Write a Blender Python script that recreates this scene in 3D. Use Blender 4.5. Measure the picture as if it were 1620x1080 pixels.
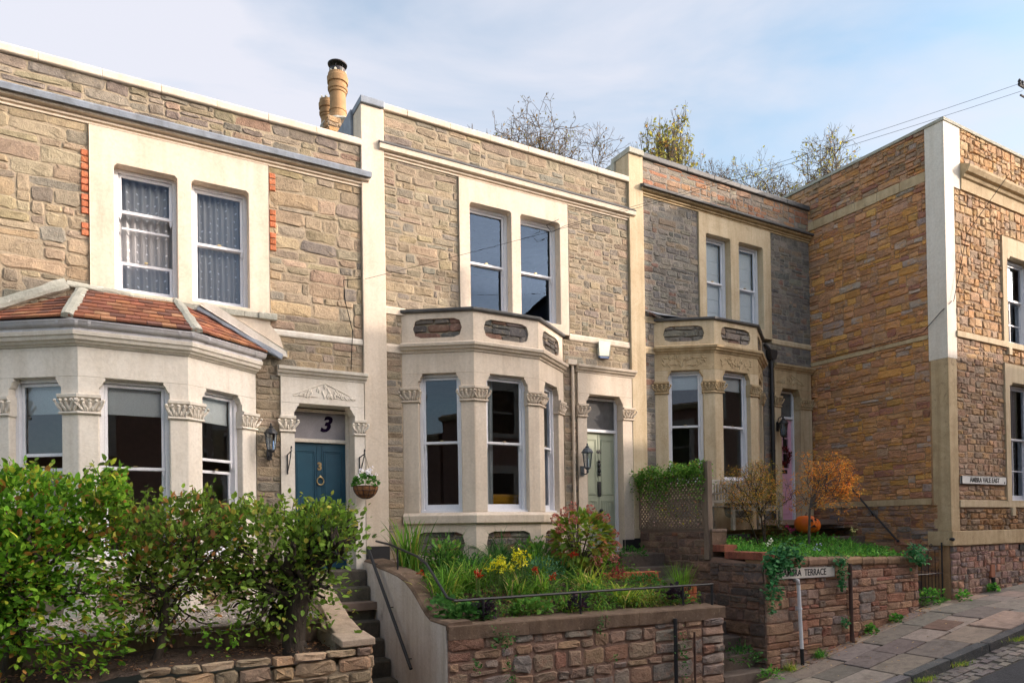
import bpy, math, random
import numpy as np
from mathutils import Vector, Matrix
from mathutils.geometry import tessellate_polygon
R = math.radians
for o in list(bpy.data.objects): bpy.data.objects.remove(o)
S = bpy.context.scene
COL = S.collection
# ------------------------------------------------------------ camera
D = 9.7                      # distance of the terrace front from the camera, metres
cam = bpy.data.cameras.new('camera'); camo = bpy.data.objects.new('camera', cam); COL.objects.link(camo)
cam.sensor_width = 36.0; cam.lens = 36.0 * 1108.97 / 1620; cam.shift_y = 283.665 / 1620; cam.clip_end = 3000; cam.clip_start = .05
yaw, roll, pitch = 0.51997, 0.0152468, 0.00943534
Fv = Vector((math.sin(yaw) * math.cos(pitch), math.cos(yaw) * math.cos(pitch), math.sin(pitch)))
Rv = Vector((math.cos(yaw), -math.sin(yaw), 0)); Uv = Rv.cross(Fv)
R2 = math.cos(roll) * Rv - math.sin(roll) * Uv; U2 = math.cos(roll) * Uv + math.sin(roll) * Rv
m = Matrix((R2, U2, -Fv)).transposed().to_4x4(); m.translation = (0, 0, 3.0)
camo.matrix_world = m; S.camera = camo
# ------------------------------------------------------------ sky and sun
SUN_AZ, SUN_EL = R(58.0), R(16.5)     # from the -Y direction towards +X; elevation
sd = Vector((math.sin(SUN_AZ) * math.cos(SUN_EL), -math.cos(SUN_AZ) * math.cos(SUN_EL), math.sin(SUN_EL)))
CLOUD_GLOW = .0; FILL_GLOW = 18.0
W = bpy.data.worlds.new('World'); S.world = W; W.use_nodes = True
nt = W.node_tree; nt.nodes.clear()
out = nt.nodes.new('ShaderNodeOutputWorld'); bg = nt.nodes.new('ShaderNodeBackground'); bg.inputs[1].default_value = 0.137
sky = nt.nodes.new('ShaderNodeTexSky'); sky.sky_type = 'NISHITA'; sky.sun_disc = False
sky.sun_elevation = SUN_EL; sky.sun_rotation = math.atan2(sd.x, sd.y); sky.air_density = 1.0; sky.dust_density = 1.2; sky.ozone_density = 1.6
tc = nt.nodes.new('ShaderNodeTexCoord'); mp = nt.nodes.new('ShaderNodeMapping'); mp.inputs['Scale'].default_value = (1.0, 1.3, 3.2); mp.inputs['Rotation'].default_value = (0.2, 0.1, 0.6)
n1 = nt.nodes.new('ShaderNodeTexNoise'); n1.inputs['Scale'].default_value = 1.7; n1.inputs['Detail'].default_value = 7; n1.inputs['Roughness'].default_value = .5; n1.inputs['Distortion'].default_value = .5
cr = nt.nodes.new('ShaderNodeValToRGB'); cr.color_ramp.elements[0].position = .34; cr.color_ramp.elements[1].position = .60
cr.color_ramp.elements[0].color = (.15, .15, .15, 1); cr.color_ramp.elements[1].color = (.93, .93, .93, 1)
mx = nt.nodes.new('ShaderNodeMix'); mx.data_type = 'RGBA'
hs = nt.nodes.new('ShaderNodeHueSaturation'); hs.inputs['Saturation'].default_value = .25; hs.inputs['Value'].default_value = CLOUD_GLOW
ca = nt.nodes.new('ShaderNodeMix'); ca.data_type = 'RGBA'; ca.blend_type = 'ADD'; ca.inputs[0].default_value = 1; ca.inputs[7].default_value = (2.68, 2.68, 2.95, 1)
gain = nt.nodes.new('ShaderNodeMix'); gain.data_type = 'RGBA'; gain.blend_type = 'MULTIPLY'; gain.inputs[0].default_value = 1; gain.inputs[7].default_value = (1.10, 1.15, 1.03, 1)
L = nt.links
L.new(tc.outputs['Generated'], mp.inputs[0]); L.new(mp.outputs[0], n1.inputs[0]); L.new(n1.outputs[0], cr.inputs[0]); L.new(cr.outputs[0], mx.inputs[0]); L.new(sky.outputs[0], hs.inputs['Color']); L.new(hs.outputs[0], ca.inputs[6])
# glow added to the cloud around the sun's direction, to fill the shade
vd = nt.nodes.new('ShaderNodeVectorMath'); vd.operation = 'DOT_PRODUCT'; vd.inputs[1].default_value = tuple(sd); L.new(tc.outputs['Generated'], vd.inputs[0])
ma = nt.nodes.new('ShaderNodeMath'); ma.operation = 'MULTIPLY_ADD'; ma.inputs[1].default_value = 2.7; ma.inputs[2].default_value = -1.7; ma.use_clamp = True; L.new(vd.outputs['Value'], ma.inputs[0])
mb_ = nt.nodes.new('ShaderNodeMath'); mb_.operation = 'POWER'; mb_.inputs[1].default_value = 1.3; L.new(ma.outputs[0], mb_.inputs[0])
vs_ = nt.nodes.new('ShaderNodeVectorMath'); vs_.operation = 'SCALE'; vs_.inputs[0].default_value = tuple(FILL_GLOW * k for k in (3.0, 2.55, 2.25)); L.new(mb_.outputs[0], vs_.inputs['Scale'])
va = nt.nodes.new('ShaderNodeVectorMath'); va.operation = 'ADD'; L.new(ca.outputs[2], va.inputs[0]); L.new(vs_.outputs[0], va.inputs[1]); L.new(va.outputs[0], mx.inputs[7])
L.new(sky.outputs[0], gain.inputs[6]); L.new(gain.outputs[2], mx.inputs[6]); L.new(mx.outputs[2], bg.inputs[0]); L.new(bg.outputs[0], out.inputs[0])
sl = bpy.data.lights.new('sun', 'SUN'); sl.energy = 2.0; sl.angle = R(.55); sl.color = (1.0, .83, .69)
so = bpy.data.objects.new('sun', sl); COL.objects.link(so); so.rotation_euler = sd.to_track_quat('Z', 'Y').to_euler(); so.location = (20, -20, 30)
S.view_settings.view_transform = 'Standard'; S.view_settings.look = 'None'; S.view_settings.gamma = 1; S.view_settings.exposure = 1.25
S.view_settings.use_curve_mapping = False
S.render.engine = 'CYCLES'; S.cycles.max_bounces = 7; S.cycles.transparent_max_bounces = 12; S.cycles.diffuse_bounces = 4
RND = random.Random(7)
NP = np.random.default_rng(11)

# ------------------------------------------------------------ helpers
class Fr:
    """vertical plane: u runs right as seen, d points out of it, z up"""
    def __init__(s, a, b):
        l = math.hypot(b[0] - a[0], b[1] - a[1]); s.L = l
        s.o = a; s.u = ((b[0] - a[0]) / l, (b[1] - a[1]) / l); s.n = (s.u[1], -s.u[0]); s.ang = math.atan2(s.u[1], s.u[0])
    def P(s, u, d, z): return (s.o[0] + u * s.u[0] + d * s.n[0], s.o[1] + u * s.u[1] + d * s.n[1], z)
WALL = Fr((0, D), (1, D))
FRONT = Fr((0, 0), (1, 0))
wloc = {}
def link(o, parent=None, local=False):
    COL.objects.link(o)
    if parent is not None:
        o.parent = parent
        if not local: o.matrix_parent_inverse = Matrix.Translation(-Vector(wloc.get(parent.name, (0, 0, 0))))
    return o
def tag(o, label=None, cat=None, group=None, kind=None):
    for k, v in (('label', label), ('category', cat), ('group', group), ('kind', kind)):
        if v: o[k] = v
    return o
def thing(name, label, cat, loc=(0, 0, 0), group=None, rz=0):
    o = bpy.data.objects.new(name, None); o.location = loc; o.rotation_euler.z = rz; o.empty_display_size = .2
    COL.objects.link(o); wloc[o.name] = tuple(loc); return tag(o, label, cat, group)
def copy_tree(o, parent=None):
    c = o.copy(); COL.objects.link(c)
    if parent is not None: c.parent = parent
    for ch in list(o.children): copy_tree(ch, c)
    return c
class MB:
    def __init__(s): s.v = []; s.f = []; s.m = []; s.mi = 0
    def add(s, vs, fs):
        b = len(s.v); s.v += [tuple(p) for p in vs]
        for f in fs: s.f.append([i + b for i in f]); s.m.append(s.mi)
        return s
    def hexa(s, c): return s.add(c, [(0, 3, 2, 1), (4, 5, 6, 7), (0, 1, 5, 4), (1, 2, 6, 5), (2, 3, 7, 6), (3, 0, 4, 7)])
    def box(s, fr, u0, u1, d0, d1, z0, z1):
        P = fr.P
        return s.hexa([P(u0, d0, z0), P(u1, d0, z0), P(u1, d1, z0), P(u0, d1, z0), P(u0, d0, z1), P(u1, d0, z1), P(u1, d1, z1), P(u0, d1, z1)])
    def xbox(s, x0, x1, y0, y1, z0, z1): return s.box(FRONT, x0, x1, -y0, -y1, z0, z1)
    def prism(s, fr, outer, holes, d0, d1):
        loops = [outer] + list(holes); flat = [p for l in loops for p in l]
        tris = tessellate_polygon([[Vector((p[0], p[1], 0)) for p in l] for l in loops]); n = len(flat)
        vs = [fr.P(p[0], d1, p[1]) for p in flat] + [fr.P(p[0], d0, p[1]) for p in flat]
        fs = [t for t in tris] + [(t[2] + n, t[1] + n, t[0] + n) for t in tris]
        k = 0
        for l in loops:
            q = len(l)
            for i in range(q): j = (i + 1) % q; fs.append((k + i, k + j, k + j + n, k + i + n))
            k += q
        return s.add(vs, fs)
    def sweep(s, plan, prof, close=False):
        n = len(plan); nr = []
        for i in range(n - (0 if close else 1)):
            a, b = plan[i], plan[(i + 1) % n]; l = math.hypot(b[0] - a[0], b[1] - a[1]); nr.append(((b[1] - a[1]) / l, -(b[0] - a[0]) / l))
        vs = []
        for i in range(n):
            if close: n0, n1_ = nr[i - 1], nr[i]
            else: n0 = nr[max(i - 1, 0)]; n1_ = nr[min(i, n - 2)]
            mx_, my = n0[0] + n1_[0], n0[1] + n1_[1]; q = 2 / (mx_ * mx_ + my * my) ; mx_ *= q; my *= q
            for d, z in prof: vs.append((plan[i][0] + mx_ * d, plan[i][1] + my * d, z))
        k = len(prof); fs = []
        for i in range(n if close else n - 1):
            a = i * k; b = ((i + 1) % n) * k
            for j in range(k): jj = (j + 1) % k; fs.append((a + j, b + j, b + jj, a + jj))
        if not close: fs += [tuple(range(k)), tuple(range((n - 1) * k + k - 1, (n - 1) * k - 1, -1))]
        return s.add(vs, fs)
    def tube(s, pts, r, n=8, cap=True):
        pts = [Vector(p) for p in pts]; rs = r if isinstance(r, (list, tuple)) else [r] * len(pts); vs = []; up = None
        for i, p in enumerate(pts):
            t = (pts[min(i + 1, len(pts) - 1)] - pts[max(i - 1, 0)]).normalized()
            if up is None: up = Vector((0, 0, 1)) if abs(t.z) < .9 else Vector((1, 0, 0))
            a = t.cross(up).normalized(); b = a.cross(t); up = b
            for k in range(n): g = 2 * math.pi * k / n; vs.append(p + (a * math.cos(g) + b * math.sin(g)) * rs[i])
        fs = [(i * n + k, i * n + (k + 1) % n, (i + 1) * n + (k + 1) % n, (i + 1) * n + k) for i in range(len(pts) - 1) for k in range(n)]
        if cap: fs += [tuple(range(n))[::-1], tuple(range((len(pts) - 1) * n, len(pts) * n))]
        return s.add(vs, fs)
    def lathe(s, c, prof, n=16, sx=1, sy=1):
        vs = [(c[0] + r * sx * math.cos(2 * math.pi * k / n), c[1] + r * sy * math.sin(2 * math.pi * k / n), c[2] + z) for r, z in prof for k in range(n)]
        fs = [(i * n + k, i * n + (k + 1) % n, (i + 1) * n + (k + 1) % n, (i + 1) * n + k) for i in range(len(prof) - 1) for k in range(n)]
        fs += [tuple(range(n))[::-1], tuple(range((len(prof) - 1) * n, len(prof) * n))]
        return s.add(vs, fs)
    def blob(s, c, ax, M=None, n=7, k=4, rough=0):
        vs = []; M = M or Matrix.Identity(3)
        for i in range(1, k):
            t = math.pi * i / k
            for j in range(n):
                g = 2 * math.pi * j / n; q = 1 + RND.uniform(-rough, rough)
                vs.append(Vector(c) + M @ Vector((ax[0] * math.sin(t) * math.cos(g) * q, ax[1] * math.sin(t) * math.sin(g) * q, ax[2] * math.cos(t) * q)))
        vs += [Vector(c) + M @ Vector((0, 0, ax[2])), Vector(c) - M @ Vector((0, 0, ax[2]))]; T = len(vs) - 2
        fs = [(i * n + j, (i + 1) * n + j, (i + 1) * n + (j + 1) % n, i * n + (j + 1) % n) for i in range(k - 2) for j in range(n)]
        fs += [(T, j, (j + 1) % n) for j in range(n)] + [(T + 1, (k - 2) * n + (j + 1) % n, (k - 2) * n + j) for j in range(n)]
        return s.add(vs, fs)
    def mesh(s, name, mats, smooth=False):
        me = bpy.data.meshes.new(name); me.from_pydata(s.v, [], s.f)
        for q in (mats if isinstance(mats, (list, tuple)) else [mats]): me.materials.append(q)
        if any(s.m): me.polygons.foreach_set('material_index', s.m)
        if smooth: me.polygons.foreach_set('use_smooth', [True] * len(s.f))
        me.update(); return me
    def build(s, name, mats, parent=None, smooth=False, bevel=0, local=False, kind=None):
        o = bpy.data.objects.new(name, s.mesh(name, mats, smooth)); link(o, parent, local)
        if bevel:
            b = o.modifiers.new('bevel', 'BEVEL'); b.width = bevel; b.segments = 2; b.limit_method = 'ANGLE'; b.angle_limit = R(35)
        if kind: o['kind'] = kind
        return o

# ------------------------------------------------------------ materials
def base_mat(name):
    m_ = bpy.data.materials.new(name); m_.use_nodes = True; t = m_.node_tree; p = t.nodes['Principled BSDF']; return m_, t, p
def noise(t, pos, scale, detail=4, rough=.55, dist=0):
    n = t.nodes.new('ShaderNodeTexNoise'); n.inputs['Scale'].default_value = scale; n.inputs['Detail'].default_value = detail
    n.inputs['Roughness'].default_value = rough; n.inputs['Distortion'].default_value = dist; t.links.new(pos, n.inputs[0]); return n.outputs[0]
def ramp(t, fac, stops):
    r = t.nodes.new('ShaderNodeValToRGB'); e = r.color_ramp.elements
    while len(e) < len(stops): e.new(.5)
    for i, (p, c) in enumerate(stops): e[i].position = p; e[i].color = (*c, 1) if len(c) == 3 else c
    t.links.new(fac, r.inputs[0]); return r.outputs[0]
def mixc(t, f, a, b, mode='MIX'):
    x = t.nodes.new('ShaderNodeMix'); x.data_type = 'RGBA'; x.blend_type = mode
    for inp, v in ((x.inputs[0], f), (x.inputs[6], a), (x.inputs[7], b)):
        if hasattr(v, 'links'): t.links.new(v, inp)
        elif isinstance(v, (int, float)): inp.default_value = v
        else: inp.default_value = (*v, 1)
    return x.outputs[2]
def bump(t, p, h, strength, dist=.01):
    b = t.nodes.new('ShaderNodeBump'); b.inputs['Strength'].default_value = strength; b.inputs['Distance'].default_value = dist
    t.links.new(h, b.inputs['Height']); t.links.new(b.outputs[0], p.inputs['Normal'])
def math2(t, op, a, b):
    x = t.nodes.new('ShaderNodeMath'); x.operation = op
    for inp, v in ((x.inputs[0], a), (x.inputs[1], b)):
        if hasattr(v, 'links'): t.links.new(v, inp)
        else: inp.default_value = v
    return x.outputs[0]
def pos(t, sc=(1, 1, 1)):
    g = t.nodes.new('ShaderNodeNewGeometry'); mpn = t.nodes.new('ShaderNodeMapping'); mpn.inputs['Scale'].default_value = sc
    t.links.new(g.outputs['Position'], mpn.inputs[0]); return mpn.outputs[0]
def surf(name, c, c2=None, sc=3, rough=.8, bs=.3, bd=.006, bsc=40, metal=0, spots=None, spotsc=9, spotpos=.62, stretch=(1, 1, 1), spec=.4, streak=0):
    m_, t, p = base_mat(name); P_ = pos(t, stretch); c2 = c2 or tuple(x * .8 for x in c)
    a = noise(t, P_, sc, 6, .6, .4); col = ramp(t, a, [(.32, c2), (.68, c)])
    f = noise(t, P_, sc * 14, 3); col = mixc(t, .35, col, ramp(t, f, [(.3, (.62, .62, .62)), (.7, (1, 1, 1))]), 'MULTIPLY')
    if streak:
        sn = noise(t, pos(t, (7, 7, .55)), 1, 6, .6, .3); col = mixc(t, streak, col, ramp(t, sn, [(.42, (1, 1, 1)), (.60, (.80, .76, .70)), (.74, (.52, .47, .40))]), 'MULTIPLY')
        hn = noise(t, P_, 1.1, 8, .75, 1.5); col = mixc(t, streak * .8, col, ramp(t, hn, [(.485, (1, 1, 1)), (.50, (.72, .66, .58)), (.515, (1, 1, 1))]), 'MULTIPLY')
    if spots:
        sp = noise(t, P_, spotsc, 5, .65, .6); k = ramp(t, sp, [(spotpos, (0, 0, 0)), (spotpos + .09, (1, 1, 1))]); col = mixc(t, k, col, spots)
    t.links.new(col, p.inputs['Base Color']); p.inputs['Roughness'].default_value = rough; p.inputs['Metallic'].default_value = metal
    p.inputs['Specular IOR Level'].default_value = spec
    if bs: bump(t, p, math2(t, 'ADD', noise(t, P_, bsc, 5, .6), math2(t, 'MULTIPLY', noise(t, P_, bsc * .2, 3), 1.5)), bs, bd)
    return m_
def plain(name, c, rough=.5, metal=0, spec=.5):
    m_, t, p = base_mat(name); p.inputs['Base Color'].default_value = (*c, 1); p.inputs['Roughness'].default_value = rough
    p.inputs['Metallic'].default_value = metal; p.inputs['Specular IOR Level'].default_value = spec
    bump(t, p, noise(t, pos(t), 60, 3), .12, .003); return m_
def stone_mat(name, attr=False, bs=.75, bd=.022, bsc=22, lich=(.30, .27, .19), lp=.60, streak=1.0, lsc=16):
    m_, t, p = base_mat(name)
    if attr: n = t.nodes.new('ShaderNodeAttribute'); n.attribute_name = 'tint'; c = n.outputs['Color']
    else: n = t.nodes.new('ShaderNodeObjectInfo'); c = n.outputs['Color']
    P_ = pos(t, (1, 1, streak)); a = noise(t, P_, 7, 7, .62, .8)
    col = mixc(t, .8, c, ramp(t, a, [(.28, (.62, .60, .57)), (.5, (1.02, 1.02, 1.02)), (.72, (1.32, 1.29, 1.22))]), 'MULTIPLY')
    f = noise(t, P_, 60, 4, .7); col = mixc(t, .6, col, ramp(t, f, [(.3, (.68, .68, .68)), (.7, (1.25, 1.25, 1.25))]), 'MULTIPLY')
    k = ramp(t, noise(t, P_, lsc, 7, .72, .6), [(lp, (0, 0, 0)), (lp + .12, (.65, .65, .65))]); col = mixc(t, k, col, lich)
    t.links.new(col, p.inputs['Base Color']); p.inputs['Roughness'].default_value = .93; p.inputs['Specular IOR Level'].default_value = .25
    h = math2(t, 'ADD', noise(t, P_, bsc, 8, .68, .7), math2(t, 'MULTIPLY', noise(t, P_, bsc * 3.7, 4, .7), .35)); bump(t, p, h, bs, bd)
    return m_
M_STONE = stone_mat('rough stone', bs=.85, bd=.02, bsc=30, lich=(.40, .325, .235), lp=.56); M_STONEA = stone_mat('rough stone joined', True, bs=.85, bd=.02, bsc=30, lich=(.40, .325, .235), lp=.56)
M_LEDGE = stone_mat('ragged rubble', bs=.95, bd=.04, bsc=16, lich=(.66, .315, .08), lp=.50, streak=1.9, lsc=3.2); M_LEDGEA = stone_mat('ragged rubble joined', True, bs=.95, bd=.04, bsc=16, lich=(.66, .315, .08), lp=.50, streak=1.9, lsc=3.2)
M_RED = stone_mat('ragged red rubble', bs=.9, bd=.035, bsc=18, lich=(.36, .215, .15), lp=.50, streak=1.4, lsc=5); M_REDA = stone_mat('ragged red rubble joined', True, bs=.9, bd=.035, bsc=18, lich=(.36, .215, .15), lp=.50, streak=1.4, lsc=5)
M_SMOOTH = stone_mat('worn slab', bs=.35, bd=.008, bsc=30, lich=(.2, .19, .13), lp=.64); M_SMOOTHA = stone_mat('worn slab joined', True, bs=.35, bd=.008, bsc=30)
M_TILE = stone_mat('clay', bs=.3, bd=.004, bsc=50, lich=(.16, .13, .09), lp=.66)
M_MORT = surf('lime mortar', (.42, .345, .25), (.33, .27, .19), 5, .95, .8, .012, 50)
M_MORTF = surf('buff earth mortar', (.46, .34, .24), (.34, .25, .18), 5, .95, .8, .012, 50)
M_MORTG = surf('grey lime mortar', (.30, .27, .23), (.20, .18, .155), 5, .95, .8, .012, 50)
M_MORTO = surf('orange earth mortar', (.50, .31, .16), (.36, .22, .12), 5, .95, .9, .02, 40)
M_MORTR = surf('pink earth mortar', (.32, .20, .15), (.21, .135, .10), 5, .95, .8, .012, 50)
M_CREAM = surf('cream painted render', (.735, .635, .52), (.665, .565, .455), 2.2, .75, .22, .006, 30, spots=(.60, .50, .36), spotsc=5, spotpos=.68, streak=0.38)
M_WHITEC = surf('off white painted render', (.80, .745, .66), (.74, .68, .59), 2.2, .75, .22, .006, 30, spots=(.56, .52, .45), spotsc=6, spotpos=.69, streak=0.35)
M_BATH = surf('bare limestone', (.60, .47, .29), (.49, .37, .22), 4, .85, .35, .006, 40, spots=(.34, .25, .15), spotsc=7, spotpos=.60, streak=0.7)
M_BATHC = surf('cleaned limestone', (.66, .55, .38), (.58, .46, .30), 3, .85, .3, .006, 40, spots=(.43, .33, .21), spotsc=5, spotpos=.66, streak=0.6)
M_PAINTW = surf('white gloss paint', (.82, .83, .86), (.78, .78, .82), 6, .35, .05, .002, 30)
M_GUTTER = surf('grey white gutter', (.66, .65, .68), (.58, .57, .60), 6, .45, .08, .002, 30, spots=(.4, .39, .38), spotpos=.68, streak=0.4)
M_LEAD = surf('lead sheet', (.27, .31, .37), (.18, .21, .26), 6, .55, .4, .01, 12, spots=(.42, .43, .42), spotpos=.66, streak=0.6)
M_LEADD = surf('dark weathered lead', (.13, .13, .13), (.08, .08, .085), 6, .6, .4, .01, 12, spots=(.3, .28, .24), spotpos=.66)
M_CEM = surf('pale cement', (.50, .49, .42), (.36, .36, .30), 7, .9, .7, .015, 25, spots=(.66, .64, .57), spotpos=.6)
M_BLACK = plain('black iron paint', (.018, .019, .022), .45)
M_BLACKP = surf('black plinth paint', (.022, .022, .026), (.015, .015, .018), 6, .6, .2)
M_TEAL = surf('teal door paint', (.018, .085, .135), (.015, .07, .115), 6, .38, .08, .002, 40)
M_SAGE = surf('sage door paint', (.40, .44, .33), (.36, .40, .30), 6, .4, .08, .002, 40)
M_PINK = surf('pink door paint', (.80, .46, .58), (.75, .40, .52), 6, .45, .08, .002, 40)
M_BRASS = plain('brass', (.55, .42, .22), .3, 1)
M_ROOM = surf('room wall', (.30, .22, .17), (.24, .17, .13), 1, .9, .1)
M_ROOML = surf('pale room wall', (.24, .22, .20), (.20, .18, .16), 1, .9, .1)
M_FABW = surf('white blind cloth', (.82, .84, .82), (.78, .80, .78), 4, .9, .3, .003, 90)
M_YEL = surf('mustard cloth', (.75, .38, .02), (.62, .30, .02), 6, .9, .3, .003, 90)
M_SOIL = surf('dark soil', (.10, .065, .047), (.045, .03, .022), 8, .97, 1, .03, 30, spots=(.15, .08, .05), spotpos=.58)
M_GRAV = surf('pale gravel', (.52, .47, .41), (.34, .30, .26), 30, .95, 1, .02, 45)
M_CONC = surf('brown weathered concrete', (.21, .145, .10), (.12, .08, .055), 4, .92, .6, .01, 30, spots=(.30, .22, .15), spotsc=16, spotpos=.60, streak=0.7)
M_RENDW = surf('grey white wall render', (.74, .69, .64), (.64, .59, .54), 2.5, .85, .3, .006, 25, spots=(.40, .35, .31), spotsc=3, spotpos=.63, streak=0.6)
M_ASPH = surf('asphalt', (.062, .064, .070), (.042, .043, .047), 3, .9, .8, .008, 120, spots=(.10, .10, .10), spotsc=60, spotpos=.64)
M_KERB = M_STONE
M_WOOD = surf('weathered timber', (.25, .19, .14), (.15, .11, .085), 3, .85, .5, .005, 20, stretch=(6, 6, 1))
M_WOODG = surf('silvered timber', (.50, .47, .42), (.36, .33, .28), 4, .85, .5, .005, 20, stretch=(1, 1, 4))
M_BARK = surf('dark bark', (.085, .066, .050), (.035, .028, .022), 12, .95, 1, .02, 26, stretch=(1, 1, .35))
M_BARKG = surf('pale grey bark', (.20, .17, .15), (.10, .085, .075), 12, .95, .7, .01, 26)
M_TERRA = surf('buff clay pot', (.42, .26, .125), (.30, .18, .09), 7, .85, .3, .006, 30, spots=(.22, .14, .08), spotpos=.62)
M_RUST = surf('rusty brown iron', (.11, .060, .045), (.06, .035, .03), 9, .8, .4, .004, 40, spots=(.20, .09, .05), spotpos=.62)
M_COIR = surf('coir liner', (.34, .16, .07), (.22, .10, .045), 22, .95, 1, .01, 60)
M_ORANGE = surf('pumpkin skin', (.85, .20, .015), (.68, .13, .01), 8, .5, .15)
M_PLAST = surf('cream plastic box', (.72, .73, .62), (.66, .67, .57), 6, .5, .02)
M_BLUE = plain('blue plastic', (.05, .12, .28), .4)
def glass_mat(name, refl=1.9, tint=(.93, .96, .97), rough=.0, rc=(.78, .88, 1)):
    m_ = bpy.data.materials.new(name); m_.use_nodes = True; t = m_.node_tree; t.nodes.clear()
    o = t.nodes.new('ShaderNodeOutputMaterial'); tr = t.nodes.new('ShaderNodeBsdfTransparent'); tr.inputs[0].default_value = (*tint, 1)
    gl = t.nodes.new('ShaderNodeBsdfGlossy'); gl.inputs['Roughness'].default_value = rough; gl.inputs[0].default_value = (*rc, 1)
    fr = t.nodes.new('ShaderNodeFresnel'); fr.inputs[0].default_value = 1.5; k = math2(t, 'MULTIPLY', fr.outputs[0], refl); k = math2(t, 'ADD', k, .005)
    b = t.nodes.new('ShaderNodeBump'); b.inputs['Strength'].default_value = .05; b.inputs['Distance'].default_value = .015
    t.links.new(noise(t, pos(t), 1.6, 1), b.inputs['Height']); t.links.new(b.outputs[0], gl.inputs['Normal'])
    x = t.nodes.new('ShaderNodeMixShader'); t.links.new(k, x.inputs[0]); t.links.new(tr.outputs[0], x.inputs[1]); t.links.new(gl.outputs[0], x.inputs[2]); t.links.new(x.outputs[0], o.inputs[0]); return m_
M_GLASS = glass_mat('window glass'); M_GLASSU = glass_mat('upper window glass', .85, rc=(.45, .66, 1)); M_CABLE = plain('cable sheath', (.02, .02, .02), .9, 0, .05); M_GLASSF = surf('obscured fanlight glass', (.30, .29, .31), (.25, .24, .26), 5, .25, .02, spec=.8)
M_GLASSG = surf('dim fanlight glass', (.12, .125, .13), (.075, .078, .08), 7, .15, .02, spec=.9)
M_LAMPG = glass_mat('lantern glass', 2.0, (.7, .75, .78), .1)
def net_mat():
    m_, t, p = base_mat('spotted net curtain'); P_ = pos(t, (9.5, .01, 9.5)); v = t.nodes.new('ShaderNodeTexVoronoi'); v.voronoi_dimensions = '3D'; v.inputs['Randomness'].default_value = .25
    v.inputs['Scale'].default_value = 1; t.links.new(P_, v.inputs[0]); k = ramp(t, v.outputs['Distance'], [(.10, (1, 1, 1)), (.15, (0, 0, 0))])
    t.links.new(mixc(t, k, (.42, .42, .43), (.85, .86, .88)), p.inputs['Base Color']); p.inputs['Roughness'].default_value = .9; return m_
M_NET = net_mat()
def leaf_mat():
    m_, t, p = base_mat('leaf'); a = t.nodes.new('ShaderNodeAttribute'); a.attribute_name = 'tint'
    col = mixc(t, .7, a.outputs['Color'], ramp(t, noise(t, pos(t), 45, 3), [(.3, (1.0, 1.0, 1.0)), (.7, (2.0, 2.0, 2.0))]), 'MULTIPLY')
    t.links.new(col, p.inputs['Base Color']); p.inputs['Roughness'].default_value = .62; p.inputs['Specular IOR Level'].default_value = .22
    tr = t.nodes.new('ShaderNodeBsdfTranslucent'); t.links.new(col, tr.inputs[0]); x = t.nodes.new('ShaderNodeMixShader'); x.inputs[0].default_value = .45
    o = t.nodes['Material Output']; t.links.new(p.outputs[0], x.inputs[1]); t.links.new(tr.outputs[0], x.inputs[2]); t.links.new(x.outputs[0], o.inputs[0]); return m_
M_LEAF = leaf_mat()
def sign_mat(name, c): return surf(name, c, tuple(x * .88 for x in c), 6, .5, .05, spots=(.45, .36, .28), spotsc=12, spotpos=.70)
M_SIGN = sign_mat('sign enamel', (.72, .68, .62)); M_SIGNW = sign_mat('white sign enamel', (.80, .80, .78))

# ------------------------------------------------------------ stones
def rock_mesh(seed, rough=1.0, name='stone'):
    r = random.Random(seed); mb = MB(); cr_ = r.uniform(.04, .13) * rough + .015
    o = [(-.5, -.5 + cr_ * 1.6), (-.5 + cr_, -.5), (r.uniform(-.2, .2), -.5 + .03 * rough), (.5 - cr_, -.5), (.5, -.5 + cr_ * 1.6), (.5, .5 - cr_ * 1.6), (.5 - cr_, .5), (r.uniform(-.2, .2), .5 - .03 * rough), (-.5 + cr_, .5), (-.5, .5 - cr_ * 1.6)]
    j = .042 * rough; o = [(x + r.uniform(-j, j), z + r.uniform(-j, j) * 1.5) for x, z in o]
    vs = [(x, .4, z) for x, z in o]; tx, tz = r.uniform(-.25, .25) * rough, r.uniform(-.3, .3) * rough
    vs += [(x, -.58 + r.uniform(-.14, .14) * rough, z) for x, z in o]
    q = r.uniform(.74, .88); vs += [(x * q + r.uniform(-j, j), -.95 - tx * x - tz * z + r.uniform(-.22, .22) * rough, z * q + r.uniform(-j, j) * 1.4) for x, z in o]
    vs.append((r.uniform(-.22, .22), -.97 + r.uniform(-.10, .10) * rough, r.uniform(-.2, .2)))
    fs = []
    for b in (0, 10):
        for i in range(10): k = (i + 1) % 10; fs.append((b + i, b + k, b + 10 + k, b + 10 + i))
    for i in range(10): fs.append((20 + i, 20 + (i + 1) % 10, 30))
    mb.add(vs, fs); return mb.mesh(name, M_STONE)
POOL = [rock_mesh(i) for i in range(48)]; POOLF = [rock_mesh(100 + i, .25) for i in range(8)]; POOLB = [rock_mesh(200 + i, .35, 'brick') for i in range(6)]
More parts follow.
